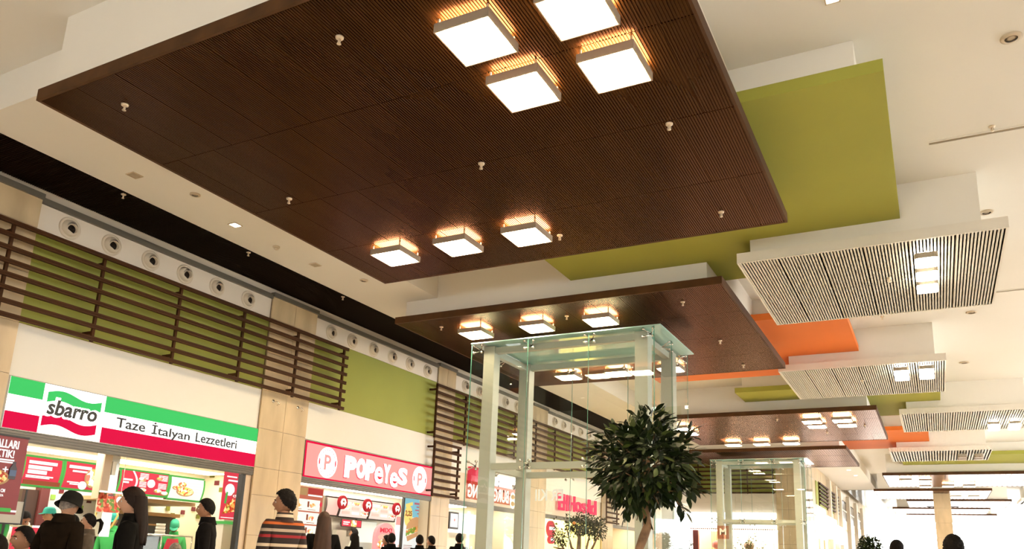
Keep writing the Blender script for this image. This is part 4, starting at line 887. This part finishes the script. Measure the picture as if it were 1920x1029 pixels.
# ------------------------------------------------------------------ plants
def leaf_mesh(l, w):
    mb = MB(); pts = [(0, .0), (.25, .38), (.55, .5), (.8, .3), (1, 0)]
    vs = []
    for s, h in pts:
        z = -.10*l*s*s
        vs += [(s*l, -h*w, z+.12*w*h), (s*l, 0, z), (s*l, h*w, z+.12*w*h)]
    fs = []
    for i in range(len(pts)-1):
        a = i*3; fs += [(a, a+3, a+4, a+1), (a+1, a+4, a+5, a+2)]
    mb.smooth = True; mb.add(vs, fs); return mb
def leaf_cloud(c, rad, n, l, w, seed, shell=.55):
    rnd = random.Random(seed); out = []
    for i in range(n):
        d = Vector((rnd.gauss(0, 1), rnd.gauss(0, 1), rnd.gauss(0, 1))).normalized()
        rr_ = (shell+(1-shell)*rnd.random()**.6)
        wob = 1+.13*math.sin(5*d.x+2*d.z+seed)+.10*math.sin(7*d.y-4*d.z)
        p = Vector((c[0]+d.x*rad[0]*rr_*wob, c[1]+d.y*rad[1]*rr_*wob, c[2]+d.z*rad[2]*rr_*wob))
        out_d = (d*.8+Vector((rnd.uniform(-.7, .7), rnd.uniform(-.7, .7), rnd.uniform(-.8, .35)))).normalized()
        m = out_d.to_track_quat('X', 'Z').to_matrix().to_4x4() @ Matrix.Rotation(rnd.uniform(-.9, .9), 4, 'X')
        s = rnd.uniform(.7, 1.2)
        out.append((Matrix.Translation(p) @ m @ Matrix.Scale(s, 4), d))
    return out
def stuff_leaves(name, mats, xf, l, w, parent, rnd):
    base = leaf_mesh(l, w); mb = MB(); mb.smooth = True; off = wpos(parent)
    for m, d in xf:
        mb.k = 1 if rnd.random() < .12 else 0
        mb.add([m @ Vector(v) for v in base.v], base.f)
    return mb.build(name, mats, parent, kind='stuff')
def planter(t, x, y, r, h):
    MB().lathe([(r*.75, 0), (r*.95, h*.9), (r, h), (r*.86, h), (r*.84, h*.9)], (x, y, 0), n=24, cap=False).lathe([(.001, .001), (r*.75, .001)], (x, y, 0), n=24, cap=False).build('planter', pot_m, t)
    MB().lathe([(.001, h*.92), (r*.85, h*.9)], (x, y, 0), n=24, cap=False).build('soil', soil, t)

# the ficus in front of the shaft
fx, fy = -2.2, 6.66
t = thing('ficus_tree', 'round headed dark green ficus tree on a bent trunk before the near glass shaft', 'tree', (fx, fy, 0))
planter(t, fx-.04, fy-.02, .27, .5)
MB().tube([(fx-.04, fy-.02, .42), (fx-.06, fy-.01, .8), (fx-.045, fy, 1.2), (fx-.055, fy, 1.33), (fx-.02, fy, 1.42), (fx+.015, fy+.01, 1.52), (fx, fy+.01, 1.62), (fx+.005, fy, 1.78), (fx, fy, 1.95), (fx+.03, fy, 2.15)], [.045, .04, .038, .036, .04, .038, .034, .032, .028, .015], 10).build('trunk', bark, t)
mb = MB(); rnd = random.Random(3)
for k in range(22):
    d = Vector((rnd.gauss(0, 1), rnd.gauss(0, 1), rnd.gauss(.35, .6))).normalized(); z = rnd.uniform(1.72, 2.1); p0 = Vector((fx, fy, z)); p1 = p0+d*rnd.uniform(.25, .42)
    mb.tube([p0, (p0+p1)/2+Vector((0, 0, .03)), p1], [.012, .008, .004], 5)
mb.build('branches', bark, t)
xf = leaf_cloud((fx, fy, 2.055), (.43, .43, .41), 1900, .105, .042, 5, .25)
camdir = Vector((-fx, -fy, -.85)).normalized()
xf.sort(key=lambda q: -q[1].dot(camdir))
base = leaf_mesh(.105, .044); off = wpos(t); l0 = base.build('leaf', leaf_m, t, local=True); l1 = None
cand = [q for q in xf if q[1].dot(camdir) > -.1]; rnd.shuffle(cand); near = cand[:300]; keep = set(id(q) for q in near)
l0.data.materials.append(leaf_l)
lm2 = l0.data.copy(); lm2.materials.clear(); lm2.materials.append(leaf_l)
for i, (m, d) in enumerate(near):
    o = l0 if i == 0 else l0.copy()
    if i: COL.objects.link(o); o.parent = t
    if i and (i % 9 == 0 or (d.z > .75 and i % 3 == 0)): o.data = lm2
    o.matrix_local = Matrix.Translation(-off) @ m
stuff_leaves('foliage', [leaf_m, leaf_l], [q for q in xf if id(q) not in keep], .105, .044, t, rnd)
# twigs that stick out of the crown
mb = MB(); xs = []
for dx, dz, n_ in ((-.02, .42, 7), (.12, .38, 5), (.36, .22, 8), (.40, .30, 5), (-.36, -.18, 6), (.42, -.22, 9), (.30, -.38, 7), (-.15, -.42, 6), (.0, -.45, 7), (-.40, .1, 5)):
    side = Vector((6.66, 2.2, 0)).normalized()
    e = Vector((fx, fy, 2.055))+side*dx*1.12+Vector((0, 0, dz*1.08)); s = Vector((fx, fy, 2.055))+side*dx*.55+Vector((0, 0, dz*.55))
    mb.tube([s, e], [.007, .003], 5)
    for k in range(n_):
        p = s.lerp(e, .45+.55*(k+1)/n_); dd = ((e-s).normalized()+Vector((rnd.uniform(-.8, .8), rnd.uniform(-.8, .8), rnd.uniform(-.7, .6)))).normalized()
        xs.append((Matrix.Translation(p) @ dd.to_track_quat('X', 'Z').to_matrix().to_4x4() @ Matrix.Rotation(rnd.uniform(-.8, .8), 4, 'X'), dd))
mb.build('twigs', bark, t); stuff_leaves('twig_leaves', [leaf_m, leaf_l], xs, .115, .048, t, rnd)

# smaller branching tree behind the shaft
tx, ty = -7.2, 17.0
t = thing('small_tree', 'small branching green tree seen through the near glass shaft before the yellow shop', 'tree', (tx, ty, 0))
planter(t, tx, ty, .3, .55)
mb = MB(); mb.tube([(tx, ty, .5), (tx, ty, 1.2), (tx+.02, ty, 1.6), (tx+.03, ty, 2.0)], [.07, .06, .05, .02], 9)
for dx, z0, z1 in ((-.55, 1.25, 1.75), (-.3, 1.35, 1.95), (.3, 1.3, 1.9), (.5, 1.3, 1.8), (-.62, 1.3, 1.5)): mb.tube([(tx, ty, z0), (tx+dx*.6, ty+.03, z0+.15), (tx+dx, ty, z1)], [.04, .03, .012], 7)
mb.build('trunk', bark, t)
xf = leaf_cloud((tx+.05, ty, 2.02), (.38, .38, .25), 1300, .06, .03, 11, .1)+leaf_cloud((tx+.45, ty, 1.95), (.22, .25, .26), 600, .06, .03, 12, .1)+leaf_cloud((tx-.45, ty, 1.72), (.16, .2, .2), 260, .06, .03, 13, .1)+leaf_cloud((tx-.6, ty, 1.95), (.06, .08, .25), 50, .06, .03, 14, .1)
stuff_leaves('foliage', [leaf_m, leaf_l], xf, .065, .032, t, rnd)
MB().lathe([(.001, .04), (.03, .02), (.04, 0), (.03, -.02), (.001, -.04)], (tx+.05, ty-.38, 2.03), n=10, cap=False).build('fruit', M('orange_fruit', (.7, .25, .05), .5), t)

def topiary(name, label, x, y, zc, r, seed, lf):
    t = thing(name, label, 'tree', (x, y, 0)); planter(t, x, y, r*.8, .45)
    MB().tube([(x, y, .4), (x+.01, y, 1.0), (x, y, zc)], [.035, .03, .025], 8).build('trunk', bark, t)
    stuff_leaves('foliage', [leaf_m, leaf_l], leaf_cloud((x, y, zc), (r*.9, r*.9, r*.9), 1500, lf, lf*.5, seed, .2), lf, lf*.5, t, rnd)
topiary('topiary_tree', 'small ball topiary by the second left wall before the bright end glazing', -1.50, 21.9, 1.83, .28, 21, .07)
topiary('reflection_bush', 'dark bushy potted tree added for a reflection, in front of the white sign on the end wall', -9.55, 33.5, 1.95, .45, 22, .1)  # bush added in place of a dark bush reflected in the glass
t = thing('potted_shrub', 'loose leaved shrub in front of the far shaft and end shop', 'plant', (-6.1, 30.5, 0)); planter(t, -6.1, 30.5, .3, .5)
MB().tube([(-6.1, 30.5, .45), (-6.1, 30.5, 1.4), (-6.0, 30.5, 2.1)], [.03, .025, .01], 7).build('stem', bark, t)
stuff_leaves('foliage', [leaf_l, leaf_m], leaf_cloud((-6.1, 30.5, 1.9), (.65, .3, .6), 190, .09, .05, 23, .05), .09, .05, t, rnd)

# ------------------------------------------------------------------ people
def skin_mesh(pts, edges, sub=1):
    """one continuous surface grown around joints: pts name -> (co, (rx, ry))"""
    names = list(pts); me = bpy.data.meshes.new('s'); me.from_pydata([pts[n][0] for n in names], [(names.index(a), names.index(b)) for a, b in edges], [])
    ob = bpy.data.objects.new('s', me); COL.objects.link(ob)
    md = ob.modifiers.new('k', 'SKIN'); md.use_smooth_shade = True
    if not me.skin_vertices: return None
    for i, n in enumerate(names):
        r = pts[n][1]; sv = me.skin_vertices[0].data[i]; sv.radius = r if isinstance(r, tuple) else (r, r); sv.use_root = (i == 0)
    if sub: m2 = ob.modifiers.new('s', 'SUBSURF'); m2.levels = sub; m2.render_levels = sub
    dg = bpy.context.evaluated_depsgraph_get(); res = bpy.data.meshes.new_from_object(ob.evaluated_get(dg))
    v = [tuple(p.co) for p in res.vertices]; fc = [tuple(p.vertices) for p in res.polygons]
    bpy.data.objects.remove(ob); bpy.data.meshes.remove(me); bpy.data.meshes.remove(res)
    return v, fc
def g2(a, b, s): return math.exp(-((a/s[0])**2+(b/s[1])**2))
def head_pt(dx, dy, dz):
    """direction -> point on a head centred at 0, face towards +y, 0.235 high"""
    x, y, z = dx*.076, dy*.097, dz*.118
    if dz < 0:
        k = 1-.30*dz*dz; x *= k
        if dy < 0: y *= 1-.45*dz*dz
        else: y *= 1-.10*dz*dz
    if dy > 0:
        fx_ = x
        y += .024*g2(fx_, z+.018, (.013, .026)) + .010*g2(fx_, z-.01, (.012, .03))
        y += .006*g2(abs(fx_)-.028, z-.030, (.022, .010)) - .010*g2(abs(fx_)-.031, z-.008, (.016, .012))
        y += .008*g2(fx_, z+.098, (.028, .02)) + .006*g2(fx_, z+.062, (.024, .008)) - .004*g2(fx_, z+.080, (.02, .006))
        y -= .004*g2(abs(fx_)-.05, z+.05, (.02, .03))
    return Vector((x, y, z))
def sphere_grid(nu, nv): return [[(math.sin(PI*j/nv)*math.cos(2*PI*i/nu), math.sin(PI*j/nv)*math.sin(2*PI*i/nu), math.cos(PI*j/nv)) for i in range(nu)] for j in range(nv+1)]
GRID = sphere_grid(32, 22)
HGRID = sphere_grid(64, 46)
def head_add(mb, T, k=0):
    nu = 32; vs = [T @ head_pt(*d) for row in GRID for d in row]
    fs = [(j*nu+i, (j+1)*nu+i, (j+1)*nu+(i+1) % nu, j*nu+(i+1) % nu) for j in range(22) for i in range(nu)]
    mb.k = k; mb.smooth = True; mb.add(vs, fs)
    for s in (-1, 1):   # ears, eyes
        small = sphere_grid(10, 7); mb.k = k
        for c, r, kk in (((s*.077, -.006, -.008), (.010, .020, .032), k), ((s*.031, .078, .006), (.013, .010, .009), 1), ((s*.031, .0865, .006), (.006, .004, .006), 2)):
            mb.k = kk; v = [T @ Vector((c[0]+d[0]*r[0], c[1]+d[1]*r[1], c[2]+d[2]*r[2])) for row in small for d in row]
            mb.add(v, [(j*10+i, (j+1)*10+i, (j+1)*10+(i+1) % 10, j*10+(i+1) % 10) for j in range(7) for i in range(10)])
    mb.k = 3; v = [T @ Vector((d[0]*.024, .0935+d[1]*.006, -.063+d[2]*.007)) for row in sphere_grid(10, 7) for d in row]
    mb.add(v, [(j*10+i, (j+1)*10+i, (j+1)*10+(i+1) % 10, j*10+(i+1) % 10) for j in range(7) for i in range(10)])
    mb.smooth = False; mb.k = 0
def hair_add(mb, T, style, seed=0):
    rnd = random.Random(seed); nu = 64; vs = []; keep = []
    for row in HGRID:
        for d in row:
            p = head_pt(*d); n = Vector((p.x/.0058, p.y/.0094, p.z/.0139)).normalized()
            e = .014+.007*max(0, d[2])+rnd.uniform(-.0025, .0025)
            if style == 'long': e += .008
            if style == 'curly': e += .008+rnd.uniform(-.006, .006)
            vs.append(T @ (p+n*e))
            fr = d[1]
            if style in ('long', 'longer'): fr -= .22
            line = .60 if fr > .55 else (.60-(.55-fr)*1.25 if fr > 0 else -.10+fr*.62)
            keep.append(d[2] > line)
    fs = []
    for j in range(46):
        for i in range(nu):
            q = (j*nu+i, (j+1)*nu+i, (j+1)*nu+(i+1) % nu, j*nu+(i+1) % nu)
            if all(keep[a] for a in q): fs.append(q)
    mb.smooth = True; mb.add(vs, fs)
    if style in ('long', 'longer'):
        L = .42 if style == 'long' else .56
        rows = []; n = 44
        for k in range(9):
            s = k/8; z = .06-L*s; rx = .090+(.018 if style == 'long' else .036)*min(1, s*1.4)-.022*max(0, s-.85)/.15; ry = .08-.02*s; cy = -.045-.055*min(1, s*1.5)
            rows.append([Vector(((rx+.006*s*math.sin(9*a+3*s+seed))*math.cos(a), cy+(ry+.006*s*math.sin(11*a+2*s))*math.sin(a)*(1 if math.sin(a) < 0 else .6), z+.02*s*math.sin(5*a+seed))) for a in [2*PI*i/n for i in range(n)]])
        vs = [T @ p for r_ in rows for p in r_]
        fs = [(j*n+i, (j+1)*n+i, (j+1)*n+(i+1) % n, j*n+(i+1) % n) for j in range(8) for i in range(n)]+[tuple(8*n+i for i in range(n))]
        mb.add(vs, fs)
    if style == 'pony':
        pts = [T @ Vector(p) for p in ((0, -.10, .03), (0, -.155, .045), (0, -.185, 0), (0, -.18, -.09), (0, -.16, -.17))]
        mb.tube(pts, [.016, .026, .028, .022, .006], 10)
    mb.smooth = False
def person(name, label, xy, rel, H, coat, legs, hair='short', hairm=None, skinm=None, lean=0., turn=0., nod=0., seat=False, hat=None, apron=None, sleeve=True, coat_long=False, arm=0., bulk=1., group=None):
    x, y = xy; s = H/1.75
    head_dir = math.atan2(y, x)+R(rel)
    t = thing(name, label, 'person', (x, y, 0), head_dir-PI/2, group)
    hairm = hairm or hair_dark; skinm = skinm or skin_m
    pz = .93 if not seat else .50
    Lm = Matrix.Translation((0, 0, pz)) @ Matrix.Rotation(-lean, 4, 'X') @ Matrix.Translation((0, 0, -pz))
    if seat: up = lambda p: Lm @ Vector((p[0], p[1], p[2]-.43))
    else: up = lambda p: Lm @ Vector(p)
    P = {}
    P['pelvis'] = (up((0, 0, .95)), (.155, .115)); P['waist'] = (up((0, .01, 1.10)), (.138, .105)); P['chest'] = (up((0, .0, 1.29)), (.165, .12)); P['neckb'] = (up((0, -.015, 1.455)), (.075, .062)); P['neckt'] = (up((0, .005, 1.575)), (.052, .052))
    E_ = [('pelvis', 'waist'), ('waist', 'chest'), ('chest', 'neckb'), ('neckb', 'neckt')]
    for sd, q in ((-1, 'l'), (1, 'r')):
        sh = up((sd*.175, -.01, 1.40)); el = up((sd*.225, -.03+arm*.10, 1.13)); wr = up((sd*(.215-arm*.07), .05+arm*.28, .90+arm*.17)); fw = (wr-el).normalized(); pm = wr+fw*.07
        P['sh'+q] = (sh, .066); P['el'+q] = (el, .047); P['wr'+q] = (wr, .030); P['pm'+q] = (pm, (.040, .02))
        E_ += [('chest', 'sh'+q), ('sh'+q, 'el'+q), ('el'+q, 'wr'+q), ('wr'+q, 'pm'+q)]
        side = Vector((0, 1, 0)); side = (side-fw*side.dot(fw)).normalized(); inn = fw.cross(side)*(1 if sd > 0 else -1)
        for k, (o_, l_) in enumerate(((-.027, .060), (-.009, .075), (.009, .080), (.026, .072))):
            a = pm+fw*.025+side*o_; b_ = a+fw*l_*.5+inn*.006; c_ = b_+fw*l_*.45+inn*.018
            P['f%d%s' % (k, q)] = (a, .0095); P['g%d%s' % (k, q)] = (b_, .009); P['h%d%s' % (k, q)] = (c_, .0075); E_ += [('pm'+q, 'f%d%s' % (k, q)), ('f%d%s' % (k, q), 'g%d%s' % (k, q)), ('g%d%s' % (k, q), 'h%d%s' % (k, q))]
        a = wr+fw*.03+side*.035; b_ = a+fw*.03+side*.02+inn*.01; P['t0'+q] = (a, .011); P['t1'+q] = (b_, .009); E_ += [('pm'+q, 't0'+q), ('t0'+q, 't1'+q)]
        if seat: hp, kn, an, to = Vector((sd*.09, .03, .53)), Vector((sd*.12, .44, .50)), Vector((sd*.12, .40, .09)), Vector((sd*.13, .55, .035))
        else: hp, kn, an, to = Vector((sd*.09, 0, .86)), Vector((sd*.10, .015, .48)), Vector((sd*.10, -.02, .085)), Vector((sd*.115, .13, .035))
        P['hp'+q] = (hp, .092); P['kn'+q] = (kn, .060); P['an'+q] = (an, .042); P['to'+q] = (to, (.042, .03)); E_ += [('pelvis', 'hp'+q), ('hp'+q, 'kn'+q), ('kn'+q, 'an'+q), ('an'+q, 'to'+q)]
    sc = Matrix.Scale(s, 4)
    def grow(keys, dr, edges, fac=1.):
        pp = {k: (sc @ P[k][0], tuple((r_*fac+dr)*s for r_ in (P[k][1] if isinstance(P[k][1], tuple) else (P[k][1],)*2))) for k in keys}
        return skin_mesh(pp, [e for e in edges if e[0] in pp and e[1] in pp], 1)
    T = sc @ Matrix.Translation(up((0, .02, 1.632))) @ Matrix.Rotation(-lean-nod, 4, 'X') @ Matrix.Rotation(turn, 4, 'Z')
    mb = MB(); v, fc = grow(list(P), 0, E_); mb.smooth = True; mb.add(v, fc); head_add(mb, T)
    mb.build('body', [skinm, eye_w, black, lipm], t, local=True)
    torso = ['pelvis', 'waist', 'chest', 'neckb', 'shl', 'ell', 'shr', 'elr']+(['wrl', 'wrr'] if sleeve else [])
    mb = MB(); v, fc = grow(torso, .014*bulk, E_, 1.04+.10*(bulk-1)); mb.smooth = True; mb.add(v, fc)
    cm = MB.lathe
    if coat_long and not seat:
        n = 24; rows = []
        for z, rx, ry in ((1.12, .165, .13), (.95, .185, .145), (.75, .20, .155), (.55, .215, .165)):
            rows += [sc @ up((rx*bulk*math.cos(2*PI*i/n), ry*bulk*math.sin(2*PI*i/n), z)) for i in range(n)]
        mb.add(rows, [(j*n+i, j*n+(i+1) % n, (j+1)*n+(i+1) % n, (j+1)*n+i) for j in range(3) for i in range(n)])
    mb.smooth = False; mb.build('coat' if bulk > 1 else 'top', coat, t, local=True)
    n = 20; rows = []
    for z, r_ in ((1.44, .10), (1.50, .083), (1.535, .078), (1.53, .068), (1.47, .066)): rows += [sc @ up((r_*bulk**.6*math.cos(2*PI*i/n), -.012+r_*.92*bulk**.6*math.sin(2*PI*i/n), z)) for i in range(n)]
    mb = MB(); mb.smooth = True; mb.add(rows, [(j*n+i, j*n+(i+1) % n, (j+1)*n+(i+1) % n, (j+1)*n+i) for j in range(4) for i in range(n)]); mb.build('collar', coat, t, local=True)
    v, fc = grow(['pelvis', 'hpl', 'knl', 'anl', 'hpr', 'knr', 'anr'], .012, E_, 1.03); mb = MB(); mb.smooth = True; mb.add(v, fc); mb.build('trousers', legs, t, local=True)
    for q in 'lr':
        v, fc = grow(['an'+q, 'to'+q], .008, E_, 1.1); mb = MB(); mb.smooth = True; mb.add([(a, b_, max(0, c_)) for a, b_, c_ in v], fc); mb.build('shoe', black, t, local=True)
    if hair:
        mb = MB(); hair_add(mb, T, hair, len(label)); mb.build('hair', hairm, t, local=True)
    if not hair or hair in ('short', 'curly', 'pony'):
        mb = MB()
        for sd in (-1, 1): mb.tube([T @ Vector((sd*.016, .099, .026)), T @ Vector((sd*.032, .097, .031)), T @ Vector((sd*.047, .084, .027))], .0045, 6)
        mb.build('eyebrows', hairm, t, local=True)
    if hat == 'cloche':
        mb = MB(); n = 28; rows = []
        for z, r_, w in ((.150, .03, 0), (.142, .075, 0), (.115, .100, 0), (.06, .112, 0), (.03, .114, 0), (.01, .128, .3), (-.012, .148, .5), (-.018, .150, .5), (.0, .120, .3)):
            rows += [T @ Vector((r_*.9*math.cos(2*PI*i/n), r_*1.05*math.sin(2*PI*i/n)-.005, z-.004*w*math.sin(4*PI*i/n))) for i in range(n)]
        mb.smooth = True; mb.add(rows, [(j*n+i, j*n+(i+1) % n, (j+1)*n+(i+1) % n, (j+1)*n+i) for j in range(8) for i in range(n)]+[tuple(range(n))]); mb.build('hat', M('black_felt', (.008, .007, .006), .95, spec=.2), t, local=True)
    if hat and hat != 'cloche':
        mb = MB(); n = 24; rows = []
        for z, r_ in ((.142, .03), (.132, .07), (.10, .092), (.05, .102), (.02, .103)): rows += [T @ Vector((r_*.88*math.cos(2*PI*i/n), r_*1.08*math.sin(2*PI*i/n), z)) for i in range(n)]
        mb.smooth = True; mb.add(rows, [(j*n+i, j*n+(i+1) % n, (j+1)*n+(i+1) % n, (j+1)*n+i) for j in range(4) for i in range(n)]+[tuple(range(n))])
        pts = [T @ Vector((.08*math.cos(a), .085+.09*math.sin(a), .030-.02*math.sin(a))) for a in [PI*i/10 for i in range(11)]]
        pts2 = [p+Vector((0, 0, -.006)) for p in pts]; mb.add(pts+pts2, [tuple(range(11)), tuple(range(21, 10, -1))]+[(i, i+1, i+12, i+11) for i in range(10)]); mb.build('cap', hat, t, local=True)
    if apron:
        mb = MB(); n = 9; rows = []
        for z, w, r_ in ((1.40, .10, .15), (1.2, .15, .16), (.95, .19, .155), (.6, .19, .165)):
            rows += [sc @ up((w*(2*i/(n-1)-1), r_*math.cos((2*i/(n-1)-1)*.9)+.015, z)) for i in range(n)]
        mb.smooth = True; mb.add(rows, [(j*n+i, j*n+i+1, (j+1)*n+i+1, (j+1)*n+i) for j in range(3) for i in range(n-1)]); o = mb.build('apron', apron, t, local=True)
    return t
coat_k = M('black_coat', (.005, .0045, .004), .95, noise=(20, .3), spec=.08); coat_b = M('dark_brown_coat', (.010, .006, .003), .95, noise=(18, .3), spec=.08); coat_d = M('charcoal_coat', (.007, .006, .006), .95, noise=(20, .3), spec=.08); jean = M('dark_jeans', (.02, .025, .04), .85); brown_top = M('olive_brown_top', (.075, .055, .035), .85, noise=(14, .3)); red_top = M('red_top', (.45, .02, .03), .8); white_top = M('white_uniform', (.80, .78, .73), .8); green_top = M('green_uniform', (.04, .38, .09), .8); green_cap = M('green_cap', (.05, .42, .24), .7); teal_cap = M('teal_cap', (.02, .33, .27), .7); red_apron = M('red_apron', (.55, .03, .06), .8)
sweater = stripes('striped_sweater', .30, [(0, '#2a1a14'), (.10, '#c8b49c'), (.20, '#241612'), (.40, '#8a1820'), (.50, '#2a1a14'), (.60, '#a39282'), (.70, '#1f1410'), (.84, '#b0561c'), (.93, '#3a1c12')])
person('person', 'person in a black brimmed hat and dark coat stooping at the lower left', (-7.54, 4.92), -40, 1.66, coat_b, jean, 'short', hairm=hair_grey, lean=.12, nod=.25, hat='cloche', bulk=1.5, coat_long=True, skinm=skin2)
person('person', 'person with long dark brown hair in a black coat facing left', (-6.14, 4.65), 78, 1.66, coat_k, jean, 'long', hair_brown, skin2, bulk=1.3, coat_long=True)
person('person', 'person with short dark hair in a dark jacket walking left past the pizza counter', (-8.20, 7.33), 80, 1.79, coat_d, jean, 'short', bulk=1.35, lean=.05)
person('person', 'person in a brown sweater with white, red and orange stripes seen from behind', (-6.05, 6.39), 28, 1.80, sweater, jean, 'curly', bulk=1.08, turn=R(48))
person('person', 'person with very long light brown hair in black seen from behind', (-7.18, 8.33), 5, 1.70, coat_k, jean, 'longer', M('light_brown_hair', (.040, .015, .005), .7, noise=(25, .4, (1, 1, .15))), skin2, bulk=1.12)
person('person', 'seated person with short black hair turned left, face in profile at lower left', (-8.19, 5.01), 112, 1.75, coat_k, jean, 'short', seat=True, bulk=1.2)
person('person', 'seated person with dark hair cut off by the left frame edge', (-6.92, 4.01), 30, 1.62, coat_k, jean, 'short', seat=True, bulk=1.15)
person('person', 'young person with a dark ponytail in an olive brown top before the pizza counter', (-10.27, 7.13), 85, 1.57, brown_top, jean, 'pony', skinm=skin2, bulk=1.02)
person('person', 'person in a red top bending over the pizza counter behind the black hat', (-10.91, 7.43), 30, 1.60, red_top, jean, 'short', lean=.28, bulk=1.05)
person('person', 'seated grey haired person below the green capped worker', (-9.2, 7.71), 15, 1.62, coat_d, jean, 'short', hair_grey, skin2, seat=True, bulk=1.1)
person('person', 'worker in white bowing over the pizza counter at left', (-13.1, 7.98), 175, 1.72, white_top, white_top, 'short', lean=.45, nod=.35, bulk=1.05, arm=.8)
person('person', 'worker in a teal cap behind the black hat at the pizza back wall', (-13.6, 8.68), 120, 1.75, shop_cream, jean, 'short', hat=teal_cap, bulk=1.02)
person('person', 'worker in a green cap, green shirt and red apron behind the glass guard', (-13.08, 10.88), 175, 1.68, green_top, jean, 'short', hat=green_cap, apron=red_apron, nod=.45, lean=.12, bulk=1.02, sleeve=False, arm=.6)
person('person', 'worker whose green cap just shows behind the long haired person', (-13.1, 9.55), 160, 1.72, green_top, jean, 'short', hat=teal_cap, bulk=1.02, nod=.3)
person('person', 'worker in a green short sleeved shirt and red apron at the left frame edge', (-11.72, 6.72), 118, 1.76, green_top, jean, 'short', hat=green_cap, apron=red_apron, sleeve=False, bulk=1.02, arm=.7)
person('person', 'worker in white turned left behind the chicken counter', (-12.9, 16.15), 75, 1.78, white_top, jean, 'short', bulk=1.05, arm=.6)
person('person', 'dark haired person in black before the worker in white', (-10.6, 13.28), 20, 1.58, coat_k, jean, 'long', bulk=1.1)
person('person', 'shorter person of the pair before the pink burger stand, face turned left', (-10.43, 14.18), 70, 1.58, coat_k, jean, 'short', bulk=1.15)
person('person', 'dark haired person of the pair before the pink burger stand, seen from behind', (-9.77, 13.42), 0, 1.60, coat_k, jean, 'short', bulk=1.35)
person('person', 'left dark silhouette of the couple below the burger poster', (-9.53, 14.08), 10, 1.60, coat_k, jean, 'short', bulk=1.3)
person('person', 'right dark silhouette of the couple below the burger poster, turned left', (-10.04, 15.31), 60, 1.62, coat_k, jean, 'short', bulk=1.3)
person('person', 'dark silhouette standing alone before the third shop screens', (-9.36, 15.38), 5, 1.69, coat_k, jean, 'short', bulk=1.3)
person('person', 'dark haired silhouette between the small topiary and the far pillar', (-.47, 11.5), -30, 1.61, coat_k, jean, 'short', bulk=1.15)
person('person', 'dark haired silhouette in front of the far pillar', (.13, 8.5), 0, 1.55, coat_k, jean, 'curly', bulk=1.2)
# chairs under the seated people
def chair(label, xy, rel):
    x, y = xy; t = thing('cafe_chair', label, 'chair', (x, y, 0), math.atan2(y, x)+R(rel)-PI/2)
    bx(-.2, .2, -.2, .2, .42, .45).build('seat', slat_wood, t, local=True); bx(-.2, .2, -.23, -.205, .55, .85).build('backrest', slat_wood, t, local=True)
    for sx in (-.18, .18):
        for sy in (-.18, .18): bx(sx-.015, sx+.015, sy-.015, sy+.015, 0, .42).build('leg', metal_grey, t, local=True)
        bx(sx-.012, sx+.012, -.222, -.2, .42, .84).build('back_post', metal_grey, t, local=True)
chair('chair under the seated person in profile', (-8.19, 5.01), 112); chair('chair under the seated person at the left frame edge', (-6.92, 4.01), 30); chair('chair under the seated grey haired person', (-9.2, 7.71), 15)

GROUPS = {'square_lamp': 'square lamps under the dark panels', 'round_lamp': 'round lamps under the white panels', 'sprinkler': 'sprinkler heads on panels and ceilings', 'downlight': 'small recessed downlights',
          'ceiling_speaker': 'round ceiling speakers', 'suspended_ceiling': 'dark hanging ceiling panels', 'white_suspended_ceiling': 'white hanging ceiling panels', 'slat_screen': 'brown slat screens on the walls',
          'menu_board': 'lit menu boards in the shops', 'person': 'people in the food court', 'cafe_chair': 'chairs under the seated people', 'glass_shaft': 'glass lift shafts', 'menu_emblem': 'round emblems on the chicken menus'}
for o in COL.objects:
    if o.parent is None and 'category' in o:
        g = GROUPS.get(o.name.split('.')[0])
        if g: o['group'] = g
